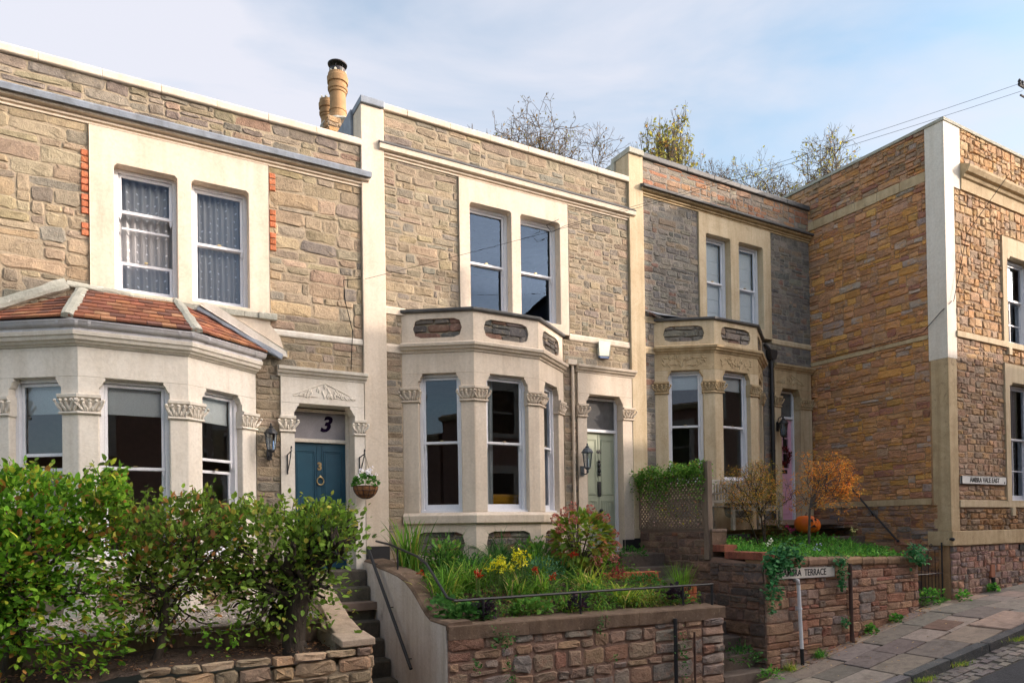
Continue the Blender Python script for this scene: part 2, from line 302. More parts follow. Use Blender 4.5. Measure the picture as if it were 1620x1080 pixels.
def pack(u0, u1, z0, z1, hr, ar, rng, wmin=.05):
    seg = [[u0, u1, z0]]; outl = []
    while seg:
        i = min(range(len(seg)), key=lambda k: (seg[k][2], seg[k][0])); a, b, z = seg[i]
        if z >= z1 - .012 or b - a < .004: seg.pop(i); continue
        h = rng.uniform(*hr); w = h * rng.uniform(*ar); nb = [seg[k][2] for k in (i - 1, i + 1) if 0 <= k < len(seg) and hr[0] * .7 < seg[k][2] - z < hr[1] * 1.25]
        if nb and rng.random() < .65: h = rng.choice(nb) - z
        if z + h > z1 - hr[0] * .6: h = z1 - z
        if b - a - w < max(wmin, hr[0] * ar[0] * .8): w = b - a
        outl.append((a, z, w, h)); top = z + h
        seg[i:i + 1] = [[a, a + w, top]] + ([[a + w, b, z]] if b - a - w > .004 else [])
        k = 0
        while k < len(seg) - 1:
            if abs(seg[k][2] - seg[k + 1][2]) < .012 and abs(seg[k][1] - seg[k + 1][0]) < .005: seg[k][1] = seg[k + 1][1]; seg.pop(k + 1)
            else: k += 1
    return outl
def pick(pal, rng):
    c = rng.choices([p[0] for p in pal], [p[1] for p in pal])[0]; j = rng.uniform(.82, 1.18)
    return tuple(min(1, x * j * rng.uniform(.96, 1.04)) for x in c)
CAMP = Vector((0, 0, 3))
def lay(items, parent, mats, name='stone', limit=295, stuffname='small_stones'):
    """items: (frame, u, z, w, h, d, depth, colour, pool, gap)"""
    def size(it):
        c = Vector(it[0].P(it[1] + it[3] / 2, 0, it[2] + it[4] / 2)); return it[3] * it[4] / (c - CAMP).length_squared
    items = sorted(items, key=size, reverse=True)
    for it in items[:limit]:
        fr, u, z, w, h, d, dep, c, pool, g = it
        o = bpy.data.objects.new(name, RND.choice(pool)); link(o, parent); o.location = fr.P(u + w / 2, d, z + h / 2); o.rotation_euler = (0, (RND.uniform(-.035, .035) if pool is POOL else 0), fr.ang)
        o.scale = (max(w - 2 * g, .01), dep, max(h - 2 * g, .01)); o.material_slots[0].link = 'OBJECT'; o.material_slots[0].material = mats[0]; o.color = (*c, 1)
    rest = items[limit:]
    if rest:
        V = []; Fc = []; T = []
        for fr, u, z, w, h, d, dep, c, pool, g in rest:
            me = RND.choice(pool); b = len(V); ca, sa = math.cos(fr.ang), math.sin(fr.ang); q = fr.P(u + w / 2, d, z + h / 2)
            for v in me.vertices:
                x, y, zz = v.co.x * (w - 2 * g), v.co.y * dep, v.co.z * (h - 2 * g); V.append((q[0] + x * ca - y * sa, q[1] + x * sa + y * ca, q[2] + zz)); T.append((*c, 1))
            for p in me.polygons: Fc.append([b + i for i in p.vertices])
        me = bpy.data.meshes.new(stuffname); me.from_pydata(V, [], Fc); me.materials.append(mats[1])
        a = me.color_attributes.new('tint', 'FLOAT_COLOR', 'POINT'); a.data.foreach_set('color', np.array(T, dtype='f').ravel())
        o = link(bpy.data.objects.new(stuffname, me), parent); o['kind'] = 'stuff'
def stones(items, fr, u0, u1, z0, z1, hr, ar, pal, depth=.03, pool=None, gap=.007, d=0, seed=1):
    rng = random.Random(seed)
    for a, z, w, h in pack(u0, u1, z0, z1, hr, ar, rng):
        items.append((fr, a, z, w, h, d, depth * rng.uniform(.7, 1.25), pick(pal, rng), pool or POOL, gap * rng.uniform(.7, 1.4)))
PAL_A = [((0.360, 0.286, 0.199), 5), ((0.324, 0.260, 0.183), 5), ((0.279, 0.233, 0.178), 3.5), ((0.387, 0.304, 0.195), 2.6), ((0.333, 0.251, 0.183), 1.2), ((0.234, 0.210, 0.174), 1.6)]
PAL_B = [((0.315, 0.255, 0.183), 5), ((0.288, 0.242, 0.178), 4), ((0.252, 0.224, 0.183), 3.5), ((0.342, 0.273, 0.183), 2.4), ((0.306, 0.233, 0.170), .8)]
PAL_C = [((.185, .172, .155), 5), ((.22, .20, .17), 3), ((.155, .15, .142), 3), ((.25, .20, .15), 1.6), ((.23, .145, .115), .8)]
PAL_D = [((0.590, 0.315, 0.157), 5), ((0.660, 0.358, 0.123), 3), ((0.496, 0.304, 0.201), 3.4), ((0.425, 0.206, 0.145), 1), ((0.472, 0.369, 0.314), 1), ((0.543, 0.293, 0.168), 4)]
PAL_E = [((.52, .35, .20), 5), ((.48, .30, .165), 4), ((.40, .29, .20), 3), ((.50, .29, .14), 2)]
PAL_R = [((0.372, 0.222, 0.151), 4), ((0.315, 0.222, 0.179), 3), ((0.415, 0.257, 0.172), 3), ((0.272, 0.229, 0.208), 1.6), ((0.386, 0.186, 0.129), 2)]
PAL_P = [((0.390, 0.247, 0.202), 4), ((0.312, 0.208, 0.182), 4), ((0.247, 0.195, 0.182), 3), ((0.416, 0.221, 0.156), 1.5)]
PAL_BR = [((.42, .12, .055), 4), ((.36, .105, .055), 3), ((.46, .15, .07), 2)]
PAL_RED = [((.36, .18, .11), 3), ((.33, .22, .15), 4), ((.29, .25, .20), 3), ((.38, .21, .12), 2)]
# ------------------------------------------------------------ window, door, capital builders
def sash_window(fr, u0, u1, z0, z1, zr, d, parent, fw=.045, bot=.12, extra=(), vbars=(), gl=None, name='sash_window', horns=True, zr2=None):
    """frame is the part; sashes and panes are its sub-parts"""
    f = MB(); f.box(fr, u0, u0 + fw, d - .10, d, z0, z1); f.box(fr, u1 - fw, u1, d - .10, d, z0, z1); f.box(fr, u0 + fw, u1 - fw, d - .10, d, z1 - fw * .9, z1)
    f.box(fr, u0 - .01, u1 + .01, d - .11, d + .035, z0 - .02, z0 + .035); w = f.build(name, M_PAINTW, parent, bevel=.003)
    a, b = u0 + fw + .002, u1 - fw - .002; s = .034; zr2 = zr if zr2 is None else zr2
    up = MB(); dd = d - .035; up.box(fr, a, a + s, dd - .03, dd, zr2, z1 - fw); up.box(fr, b - s, b, dd - .03, dd, zr2, z1 - fw); up.box(fr, a + s, b - s, dd - .03, dd, z1 - fw - s, z1 - fw); up.box(fr, a, b, dd - .032, dd + .004, zr2, zr2 + .035)
    if horns:
        for q in (a, b - s): up.prism(fr, [(q + .003, zr2), (q + s - .003, zr2), (q + s - .008, zr2 - .05), (q + s * .5, zr2 - .075), (q + .006, zr2 - .045)], [], dd - .028, dd - .002)
    up.build('sash', M_PAINTW, w, bevel=.002)
    lo = MB(); dd = d - .072; lo.box(fr, a, a + s, dd - .03, dd, z0 + .035, zr + .03); lo.box(fr, b - s, b, dd - .03, dd, z0 + .035, zr + .03); lo.box(fr, a + s, b - s, dd - .03, dd, z0 + .035, z0 + bot); lo.box(fr, a + s, b - s, dd - .03, dd, zr - .005, zr + .03)
    for zz in extra: lo.box(fr, a + s, b - s, dd - .028, dd - .004, zz - .012, zz + .012)
    for uu in vbars: lo.box(fr, uu - .01, uu + .01, dd - .026, dd - .006, z0 + bot, z1 - fw)
    lo.build('sash', M_PAINTW, w, bevel=.002)
    for z_a, z_b, dq in ((zr2 + .03, z1 - fw - s, d - .05), (z0 + bot, zr + .0, d - .087)):
        P_ = MB(); P_.add([fr.P(a + s - .004, dq, z_a), fr.P(b - s + .004, dq, z_a), fr.P(b - s + .004, dq, z_b), fr.P(a + s - .004, dq, z_b)], [(0, 1, 2, 3)]); P_.build('pane', gl or M_GLASS, w)
    lk = MB(); c = (u0 + u1) / 2; lk.box(fr, c - .02, c + .02, d - .06, d - .02, zr + .036, zr + .05); lk.build('catch', M_BRASS, w)
    return w
def blind(fr, u0, u1, z0, z1, d, w, mat=None, folds=()):
    b = MB(); b.box(fr, u0 + .06, u1 - .06, d - .125, d - .115, z0, z1); b.box(fr, u0 + .06, u1 - .06, d - .13, d - .11, z0 - .02, z0)
    for zz in folds: b.box(fr, u0 + .06, u1 - .06, d - .13, d - .108, zz, zz + .012)
    return b.build('blind', mat or M_FABW, w)
def curtain(fr, u0, u1, z0, z1, d, w, mat, waves=7, amp=.03, gather=0):
    n = 60; vs = []; 
    for k, z in enumerate((z0, z0 + (z1 - z0) * .5, z1)):
        for i in range(n + 1):
            t = i / n; u = u0 + (u1 - u0) * t; vs.append(fr.P(u, d - .15 + amp * math.sin(t * waves * 6.283 + k * .5), z))
    fs = [(k * (n + 1) + i, k * (n + 1) + i + 1, (k + 1) * (n + 1) + i + 1, (k + 1) * (n + 1) + i) for k in range(2) for i in range(n)]
    c = MB(); c.add(vs, fs); return c.build('curtain', mat, w, smooth=True)
def ext(plan, e):
    (ax, ay), (bx_, by_) = plan[0], plan[1]; l = math.hypot(ax - bx_, ay - by_); a = (ax + (ax - bx_) / l * e, ay + (ay - by_) / l * e); (cx, cy), (dx_, dy) = plan[-1], plan[-2]; l = math.hypot(cx - dx_, cy - dy); return [a] + list(plan[1:-1]) + [(cx + (cx - dx_) / l * e, cy + (cy - dy) / l * e)]
def capital(plan, z0, z1, parent, mat, seed=0):
    """carved capital wrapped round a pier: plan is the outer face polyline"""
    h = z1 - z0; mb = MB(); plan = ext(plan, .018)
    mb.sweep(plan, [(-.13, z0 + .001), (.022, z0), (.030, z0 + .012), (.022, z0 + .026), (.004, z0 + .03), (.006, z0 + h * .45), (.022, z0 + h * .72), (.045, z0 + h * .80), (.052, z0 + h * .83), (.055, z0 + h * .97), (.045, z1 - .001), (-.13, z1 - .001)])
    r = random.Random(seed)
    for a, b in zip(plan[:-1], plan[1:]):
        f = Fr(a, b); n = max(2, round(f.L / .062))
        for i in range(n + 1):
            u = f.L * i / n; lean = (u / f.L - .5) * 1.3; c = f.P(u, .030, z0 + h * .42)
            M = Matrix.Rotation(f.ang, 3, 'Z') @ Matrix.Rotation(lean + r.uniform(-.15, .15), 3, 'Y') @ Matrix.Rotation(.28, 3, 'X')
            mb.blob(c, (.019, .016, h * .33), M, 6, 5, .12)
            mb.blob(f.P(u + lean * .035, .052, z0 + h * .68), (.020, .020, .018), None, 6, 4, .2)
            if i < n: mb.blob(f.P(u + f.L / n / 2, .026, z0 + h * .27), (.014, .014, h * .16), M, 6, 4, .15)
    return mb.build('capital', mat, parent)
def corbels(mb, fr, a, b, zt, d0, d1, s=.062, h=.11):
    mb.prism(fr, [(a, zt), (a + s, zt), (a + s, zt - .03), (a + s * .72, zt - .045), (a + s * .45, zt - .085), (a + .01, zt - h), (a, zt - h)], [], d0, d1)
    mb.prism(fr, [(b, zt), (b, zt - h), (b - .01, zt - h), (b - s * .45, zt - .085), (b - s * .72, zt - .045), (b - s, zt - .03), (b - s, zt)], [], d0, d1)
def octo(u0, u1, z0, z1, c=.09):
    return [(u0 + c * .28, z0 + c * .28), (u0 + c, z0), (u1 - c, z0), (u1 - c * .28, z0 + c * .28), (u1, (z0 + z1) / 2), (u1 - c * .28, z1 - c * .28), (u1 - c, z1), (u0 + c, z1), (u0 + c * .28, z1 - c * .28), (u0, (z0 + z1) / 2)]
def lshift(poly, du): return [(p[0] + du, p[1]) for p in poly]
def text(body, fr, u, d, z, size, mat, parent, name, sx=1.0, shear=0, ext=.004, bold=0, ax='CENTER', tilt=0):
    c = bpy.data.curves.new(name, 'FONT'); c.body = body; c.size = size; c.extrude = ext; c.shear = shear; c.offset = bold; c.align_x = ax; c.align_y = 'CENTER'; c.resolution_u = 3
    o = bpy.data.objects.new(name, c); COL.objects.link(o); dg = bpy.context.evaluated_depsgraph_get(); me = bpy.data.meshes.new_from_object(o.evaluated_get(dg)); me.name = name
    COL.objects.unlink(o); bpy.data.objects.remove(o); me.materials.clear(); me.materials.append(mat)
    M = Matrix.Translation(fr.P(u, d, z)) @ Matrix.Rotation(fr.ang, 4, 'Z') @ Matrix.Rotation(R(90), 4, 'X') @ Matrix.Rotation(tilt, 4, 'Z') @ Matrix.Diagonal((sx, 1, 1, 1)); me.transform(M)
    o = bpy.data.objects.new(name, me); return link(o, parent)

# ------------------------------------------------------------ one terraced house (x, z offsets from the middle one)
def house(key, dx, dz, name_label, cfg):
    H = thing('terraced_house', name_label, 'house', (3.3 + dx, D, 2.5 + dz), 'terraced houses')
    ren, orn, mort, pal, mats = cfg['render'], cfg['orn'], cfg['mortar'], cfg['pal'], (M_STONE, M_STONEA)
    items = []; X = lambda v: v + dx; Z = lambda v: v + dz; F = WALL; sd_ = cfg['seed'] * 100
    xl, xr = cfg['xl'], cfg['xr']                    # stone starts / ends between the pilasters
    sh = cfg['surround']; B = cfg['bay']; ds = cfg['door']
    wl = MB()
    def panel(u0, u1, z0, z1, **k):
        if u1 - u0 < .03 or z1 - z0 < .03: return
        wl.box(F, u0, u1, -.3, cfg.get('md', .012), z0, z1); kk = dict(hr=cfg.get('hr', (.065, .15)), ar=(1.2, 3.3), pal=pal, depth=cfg.get('depth', .020), seed=sd_ + len(items), pool=None, gap=cfg.get('gap', .0075)); kk.update(k); stones(items, F, u0, u1, z0, z1, **kk)
    zc = Z(8.40); zp = Z(9.08) if key != 'left' else 8.47
    zstr0, zstr1 = Z(6.13) if key != 'left' else 5.62, Z(6.24) if key != 'left' else 5.71
    base = Z(2.3)
    # stonework panels
    panel(xl, sh[0], zstr1 if key != 'left' else 5.35, zc - .002, ar=(1.2, 3.6)); panel(sh[1], xr, zstr1, zc - .002)
    panel(xl, xr, zc + .15, zp, hr=(.07, .15), ar=(1.3, 4.2), **({'pal': cfg['parpal']} if 'parpal' in cfg else {}))
    rx = B[3][0]; dcz = Z(5.74)
    if key != 'left': panel(xl, B[0][0], Z(5.70), zstr0); panel(xl, B[0][0] + .0, base, Z(5.57), hr=(.07, .13), ar=(1.5, 3.5))
    panel(rx - (0 if key != 'left' else -.02), xr, dcz if key != 'left' else 5.20, zstr0, hr=(.07, .14), ar=(1.3, 3.6))
    panel(rx, ds[0], base, dcz if key != 'left' else 5.20, hr=(.07, .14), ar=(1.3, 3.2))
    wall = wl.build('wall', mort, H)
    lay(items, wall, mats, limit=cfg.get('limit', 290))
    # strings
    st = MB(); st.sweep([(sh[1], D), (xr, D)], [(-.3, zstr0), (.028, zstr0), (.036, zstr0 + .02), (.036, zstr1 - .03), (.02, zstr1), (-.3, zstr1)])
    if key != 'left':
        st.sweep([(xl, D), (B[0][0] + .06, D)], [(-.3, zstr0), (.03, zstr0), (.036, zstr1 - .02), (.02, zstr1), (-.3, zstr1)])
        st.sweep([(xl, D), (B[0][0] + .06, D)], [(-.3, Z(5.57)), (.03, Z(5.57)), (.04, Z(5.66)), (.015, Z(5.70)), (-.3, Z(5.70))])
    st.build('string_course', ren, H, bevel=.004)
    # main cornice and parapet coping
    co = MB(); e = cfg['corn_x']
    co.sweep([(e[0], D), (e[1], D)], [(-.3, zc), (.03, zc), (.034, zc + .022), (.018, zc + .026), (.018, zc + .034), (.05, zc + .040), (.058, zc + .060), (.036, zc + .064), (.036, zc + .072), (.085, zc + .080), (.105, zc + .088), (.112, zc + .155), (.0, zc + .175), (-.3, zc + .175)]); co.build('cornice', cfg.get('cornmat', ren), H, bevel=.003)
    ld = MB(); zl = zc + .157; lt_ = .065 if key == 'left' else .03
    if cfg['lead']: ld.sweep([(e[0] - .01, D), (e[1] + .02, D)], [(.0, zc + .13), (.15, zc + .118), (.158, zc + .112), (.165, zc + .112 + lt_), (.145, zc + .135 + lt_), (.0, zc + .19 + lt_)]); ld.build('cornice_flashing', cfg['lead'], H, smooth=False, bevel=.01)
    else: ld.sweep([(e[0], D), (e[1], D)], [(.0, zl + .02), (.118, zl), (.122, zl + .010), (.0, zl + .11)]); ld.build('cornice_flashing', M_LEADD, H)
    cp = MB(); x = cfg['cope_x']; k = int((x[1] - x[0]) / .62); zt = zp
    for i in range(k):
        a = x[0] + (x[1] - x[0]) * i / k; b = x[0] + (x[1] - x[0]) * (i + 1) / k; q = RND.uniform(-.004, .004)
        c_ = MB(); c_.sweep([(a + .0015, D), (b - .0015, D)], [(-.34, zt + .0), (.05 + q, zt), (.062 + q, zt + .012), (.062 + q, zt + .085), (.03, zt + .115), (-.34, zt + .10)]); c_.build('coping_stone', cfg['copemat'], H, bevel=.006)
    # roof, party walls and back, behind the parapet
    sh_ = MB(); x0, x1 = cfg['shell']; zr_ = zp - .45
    sh_.xbox(x0, x1, D + .302, D + 7, zr_, zr_ + .12); sh_.xbox(x0, x0 + .1, D + .302, D + 7, base, zr_ - .002); sh_.xbox(x1 - .1, x1, D + .302, D + 7, base, zr_ - .002); sh_.xbox(x0 + .1, x1 - .1, D + 6.9, D + 7, base, zr_ - .002)
    sh_.build('roof', M_LEADD, H)
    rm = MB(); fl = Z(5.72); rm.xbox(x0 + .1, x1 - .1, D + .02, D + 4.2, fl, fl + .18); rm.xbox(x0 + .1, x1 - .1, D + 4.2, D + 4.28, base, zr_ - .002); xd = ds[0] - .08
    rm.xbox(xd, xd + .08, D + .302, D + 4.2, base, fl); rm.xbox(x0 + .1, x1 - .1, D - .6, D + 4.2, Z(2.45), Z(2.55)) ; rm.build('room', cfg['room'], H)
    # first-floor surround
    o1, o2, ot, ob, sb = cfg['o1'], cfg['o2'], cfg['otop'], cfg['obot'], cfg['sbase']; c = .03
    su = MB()
    def hole(o): return [(o[0], ob), (o[1], ob), (o[1], ot - c), (o[1] - c, ot), (o[0] + c, ot), (o[0], ot - c)]
    su.prism(F, [(sh[0], sb), (sh[1], sb), (sh[1], zc - .003), (sh[0], zc - .003)], [hole(o1), hole(o2)], -.28, .042); su.build('window_surround', cfg.get('surmat', ren), H, bevel=.006)
    for i, o in enumerate((o1, o2)):
        w = sash_window(F, o[0], o[1], ob, ot, cfg['rail'][i], -.10, H, name='first_floor_window', bot=.10, gl=M_GLASSU, extra=cfg.get('extra', ((), ()))[i], horns=cfg.get('horns', True), zr2=cfg.get('zr2', (None, None))[i])
        if cfg['upper'] == 'net':
            curtain(F, o[0] + .03, o[1] - .03, ob, ot, -.12, w, M_NET, 9 if i else 7)
            if i == 0: curtain(F, o[1] - .26, o[1] - .03, ob, ot, -.16, w, M_NET, 5, .03)
        elif cfg['upper'] == 'blind': blind(F, o[0], o[1], ob, ot - .05, -.10, w, None, [ob + .25 * k for k in range(1, 7)])
    # ---- bay
    b0, b1, b2, b3 = B; P4 = [b0, b1, b2, b3]; FL, FF, FR_ = Fr(b0, b1), Fr(b1, b2), Fr(b2, b3)
    sil = MB(); sil.sweep(P4, [(-.16, Z(3.07)), (.045, Z(3.07)), (.055, Z(3.08)), (.06, Z(3.19)), (.0, Z(3.235)), (-.16, Z(3.235))]); sil.build('bay_sill', ren, H, bevel=.006)
    bb = MB(); bst = []
    for i, f in enumerate((FL, FF, FR_)):
        hs = octo(.17, f.L - .17, Z(2.60), Z(2.95), .12); bb.prism(f, [(0, base), (f.L, base), (f.L, Z(3.068)), (0, Z(3.068))], [hs], -.12, 0)
        bb.mi = 1; bb.box(f, .1, f.L - .1, -.14, -.065, Z(2.5), Z(3.0)); bb.mi = 0; stones(bst, f, .1, f.L - .1, Z(2.5), Z(3.0), (.09, .15), (1.4, 3), cfg['ovpal'], .022, d=-.062, seed=sd_ + 50 + i)
    bbo = bb.build('bay_base', [ren, mort], H)
    lay(bst, bbo, mats, limit=60, stuffname='small_stones')
    pl = .24; ps = .20; ot_, zc0, zc1 = Z(5.27), Z(4.85), Z(5.07)
    piers = [([b0, FL.P(pl, 0, 0)[:2]], 0), ([FL.P(FL.L - ps, 0, 0)[:2], b1, FF.P(ps, 0, 0)[:2]], 1), ([FF.P(FF.L - ps, 0, 0)[:2], b2, FR_.P(ps, 0, 0)[:2]], 2), ([FR_.P(FR_.L - pl, 0, 0)[:2], b3], 3)]
    for pp, i in piers:
        q = MB(); ch = .0
        q.sweep(pp, [(-.15, Z(3.235)), (0, Z(3.235)), (0, zc1), (-.15, zc1)]); pr = q.build('bay_pier', ren, H, bevel=.012)
        capital(pp, zc0, zc1, pr, orn, i + cfg['seed'] * 7)
        q = MB(); q.sweep(pp, [(-.15, zc1 + .001), (.004, zc1 + .001), (.004, ot_ - .002), (-.15, ot_ - .002)]); q.build('pier_block', ren, H)
    li = MB()
    for f, a, b in ((FL, pl, FL.L - ps), (FF, ps, FF.L - ps), (FR_, ps, FR_.L - pl)): corbels(li, f, a - .001, b + .001, ot_ - .001, -.14, .002)
    lt = Z(5.57) if key != 'left' else 5.08
    li.sweep(P4, [(-.16, ot_), (.004, ot_), (.004, lt), (-.16, lt)]); lin = li.build('bay_lintel', cfg.get('lintmat', ren), H, bevel=.004)
    if cfg.get('frieze'):
        fz = MB(); r = random.Random(5)
        for f in (FL, FF, FR_):
            for k in range(34):
                u = r.uniform(.16, f.L - .16); zz = r.uniform(ot_ + .07, lt - .06); M = Matrix.Rotation(f.ang, 3, 'Z') @ Matrix.Rotation(r.uniform(-1.6, 1.6), 3, 'Y'); fz.blob(f.P(u, .006, zz), (.016, .014, r.uniform(.03, .055)), M, 6, 4, .2)
        fz.build('carved_frieze', orn, lin)
    for i, (f, a, b) in enumerate(((FL, pl, FL.L - ps), (FF, ps, FF.L - ps), (FR_, ps, FR_.L - pl))):
        w = sash_window(f, a, b, Z(3.235), ot_, Z(4.25) if key != 'left' else (3.72, 3.73, 3.74)[i], -.09, H, name='bay_window', bot=.12 if key != 'left' else .1, zr2=(3.88, None, 3.88)[i] if key == 'left' else None, horns=True)
        bl = cfg['bayblind']
        if bl: blind(f, a, b, ot_ - bl[i], ot_ - .04, -.09, w)
        if key == 'mid' and i == 1: curtain(f, a + .08, a + .24, Z(3.3), ot_, -.14, w, M_FABW, 3, .03)
    # cornice over the windows and what stands on it
    if key != 'left':
        q = MB(); q.sweep([(b0[0] - .05, b0[1])] + P4[:0] + [b0, b1, b2, b3] if False else P4, [(-.16, Z(5.57)), (.02, Z(5.57)), (.03, Z(5.60)), (.06, Z(5.61)), (.075, Z(5.64)), (.10, Z(5.65)), (.11, Z(5.69)), (.02, Z(5.725)), (-.16, Z(5.725))]); q.build('bay_cornice', cfg.get('lintmat', ren), H, bevel=.004)
        ov = []; pa = MB(); bk = []
        for i, f in enumerate((FL, FF, FR_)):
            hs = octo(.17, f.L - .17, Z(5.79), Z(6.07), .12)
            pa.prism(f, [(0, Z(5.727)), (f.L, Z(5.727)), (f.L, Z(6.158)), (0, Z(6.158))], [hs], -.10, .0)
            pa.mi = 1; pa.box(f, .12, f.L - .12, -.12, -.05, Z(5.74), Z(6.13)); pa.mi = 0; stones(ov, f, .12, f.L - .12, Z(5.74), Z(6.13), (.075, .15), (1.8, 3.6), cfg['ovpal'], .025, d=-.045, seed=sd_ + 70 + i)
        po = pa.build('bay_parapet', [ren, mort], H); lay(ov, po, mats, limit=80)
        q = MB(); q.sweep(P4, [(-.16, Z(6.16)), (.035, Z(6.16)), (.05, Z(6.175)), (.055, Z(6.205)), (-.16, Z(6.235))]); q.build('bay_parapet_cap', M_LEADD if key == 'right' else cfg['copemat2'], H, bevel=.006)
        q = MB(); vs = [(p[0], p[1], Z(6.19)) for p in P4] + [(b0[0], D + .28, Z(6.24)), (b3[0], D + .28, Z(6.24))]; q.add(vs, [(0, 1, 2, 3, 5, 4)]); q.build('bay_roof', M_LEADD, H)
    # ---- doorway
    o = ds; dz_ = Z(0); dt = Z(5.07); q = MB()
    q.prism(F, [(o[0], base), (o[1], base), (o[1], Z(5.069)), (o[0], Z(5.069))], [], -.3, .05); q.prism(F, [(o[2], base), (o[3], base), (o[3], Z(5.069)), (o[2], Z(5.069))], [], -.3, .05); q.build('door_pier', ren, H, bevel=.01)
    for a, b in ((o[0], o[1]), (o[2], o[3])):
        capital([(a, D - .05), (b, D - .05)], Z(4.85), Z(5.07), H, orn, int(a * 10))
    q = MB(); q.box(F, o[0], o[1], -.3, .052, Z(5.07), Z(5.248)); q.box(F, o[2], o[3], -.3, .052, Z(5.07), Z(5.248)); q.box(F, o[0], o[3], -.3, .052, Z(5.25), Z(5.598)); corbels(q, F, o[1] - .002, o[2] + .002, Z(5.249), -.18, .05, .07, .12); dl = q.build('door_lintel', cfg.get('doormat', ren), H, bevel=.004)
    q = MB(); q.sweep([(o[0] - .04, D), (o[3] + .04, D)], [(-.05, Z(5.60)), (.06, Z(5.60)), (.07, Z(5.63)), (.10, Z(5.64)), (.115, Z(5.67)), (.14, Z(5.68)), (.15, Z(5.72)), (.02, Z(5.745)), (-.05, Z(5.745))]); q.build('door_cornice', cfg.get('lintmat', ren), H, bevel=.004)
    if cfg.get('carve'):
        q = MB(); r = random.Random(9); cx = (o[1] + o[2]) / 2
        for k in range(46):
            t = r.uniform(-1, 1); u = cx + t * .40; zt_ = Z(5.36) + (1 - abs(t)) * .15 * r.random(); M = Matrix.Rotation(-t * 1.1 + r.uniform(-.3, .3), 3, 'Y'); q.blob(F.P(u, .055, zt_), (.015, .013, .040), M, 6, 4, .2)
        for sgn in (-1, 1): q.tube([F.P(cx + sgn * .43, .054, Z(5.36)), F.P(cx, .056, Z(5.545))], .008, 5); q.tube([F.P(cx + sgn * .43, .054, Z(5.345)), F.P(cx + sgn * .1, .056, Z(5.35))], .006, 5)
        q.build('door_carving', orn, dl)
    if cfg.get('plinth'):
        q = MB(); q.box(F, o[2] - .002, xr + .002, -.02, .062, base, Z(2.76)); q.build('plinth', M_BLACKP, H)
    return H, wall
# ---- middle house: pale green door
cfgm = dict(seed=1, render=M_CREAM, orn=M_CREAM, mortar=M_MORT, pal=PAL_B, xl=3.48, xr=8.0, surround=(4.68, 6.70), bay=[(3.73, D), (4.60, D - .62), (5.71, D - .62), (6.58, D)], door=(6.84, 7.01, 7.80, 8.02),
    corn_x=(3.40, 8.12), lead=None, copemat=M_CREAM, copemat2=M_LEADD, cope_x=(3.15, 8.02), shell=(3.32, 8.15), room=M_ROOM, o1=(4.86, 5.60), o2=(5.77, 6.53), otop=8.05, obot=6.36, sbase=6.20, rail=(7.16, 7.16), upper='none', bayblind=None, ovpal=[((.17, .15, .135), 3), ((.12, .115, .11), 2), ((.22, .13, .10), 1.3)], plinth=True, limit=290)
HM, WM = house('mid', 0, 0, 'middle terraced house with cream painted bay and pale green front door', cfgm)
cfgr = dict(seed=2, render=M_BATHC, orn=M_BATH, mortar=M_MORTG, pal=PAL_C, xl=8.33, xr=12.90, surround=(9.69, 11.67), bay=[(8.57, D), (9.44, D - .62), (10.55, D - .62), (11.42, D)], door=(11.71, 11.88, 12.50, 12.84), depth=.019, hr=(.065, .14), gap=.006,
    corn_x=(8.28, 12.92), lead=M_LEADD, copemat=M_LEADD, copemat2=M_LEADD, cope_x=(8.02, 12.90), shell=(8.17, 12.95), room=M_ROOM, o1=(9.88, 10.53), o2=(10.76, 11.45), otop=8.55, obot=6.9, sbase=6.72, rail=(7.68, 7.68), upper='blind', bayblind=(.30, .30, .30), ovpal=PAL_C, cornmat=M_BATH, lintmat=M_BATH, doormat=M_BATH, frieze=True, carve=True, parpal=PAL_RED, limit=290)
HR, WR = house('right', 4.86, .52, 'right hand terraced house with bare limestone bay and pink front door', cfgr)
cfgl = dict(seed=3, render=M_WHITEC, orn=M_WHITEC, mortar=M_MORT, pal=PAL_A, xl=-2.6, xr=3.14, surround=(-.185, 1.87), bay=[(-1.17, D), (-.30, D - .62), (.81, D - .62), (1.68, D)], door=(1.99, 2.16, 3.0, 3.135), depth=.023, hr=(.08, .21), gap=.007, md=.010,
    corn_x=(-2.6, 3.24), lead=M_LEAD, copemat=M_CREAM, copemat2=M_CREAM, cope_x=(-2.6, 3.15), shell=(-2.6, 3.30), room=M_ROOM, o1=(.07, .76), o2=(.925, 1.61), otop=7.47, obot=5.93, sbase=5.74, rail=(6.33, 6.71), zr2=(6.95, None), extra=((6.78,), ()), upper='net', bayblind=(.36, .36, .36), ovpal=PAL_A, surmat=M_CREAM, cornmat=M_CREAM, carve=True, limit=290, parpal=[((.24, .20, .16), 4), ((.20, .17, .145), 3), ((.29, .20, .15), 1.5), ((.26, .22, .15), 2)])
HL, WL = house('left', -4.86, -.52, 'left hand terraced house with white bay, red tiled bay roof and teal door', cfgl)

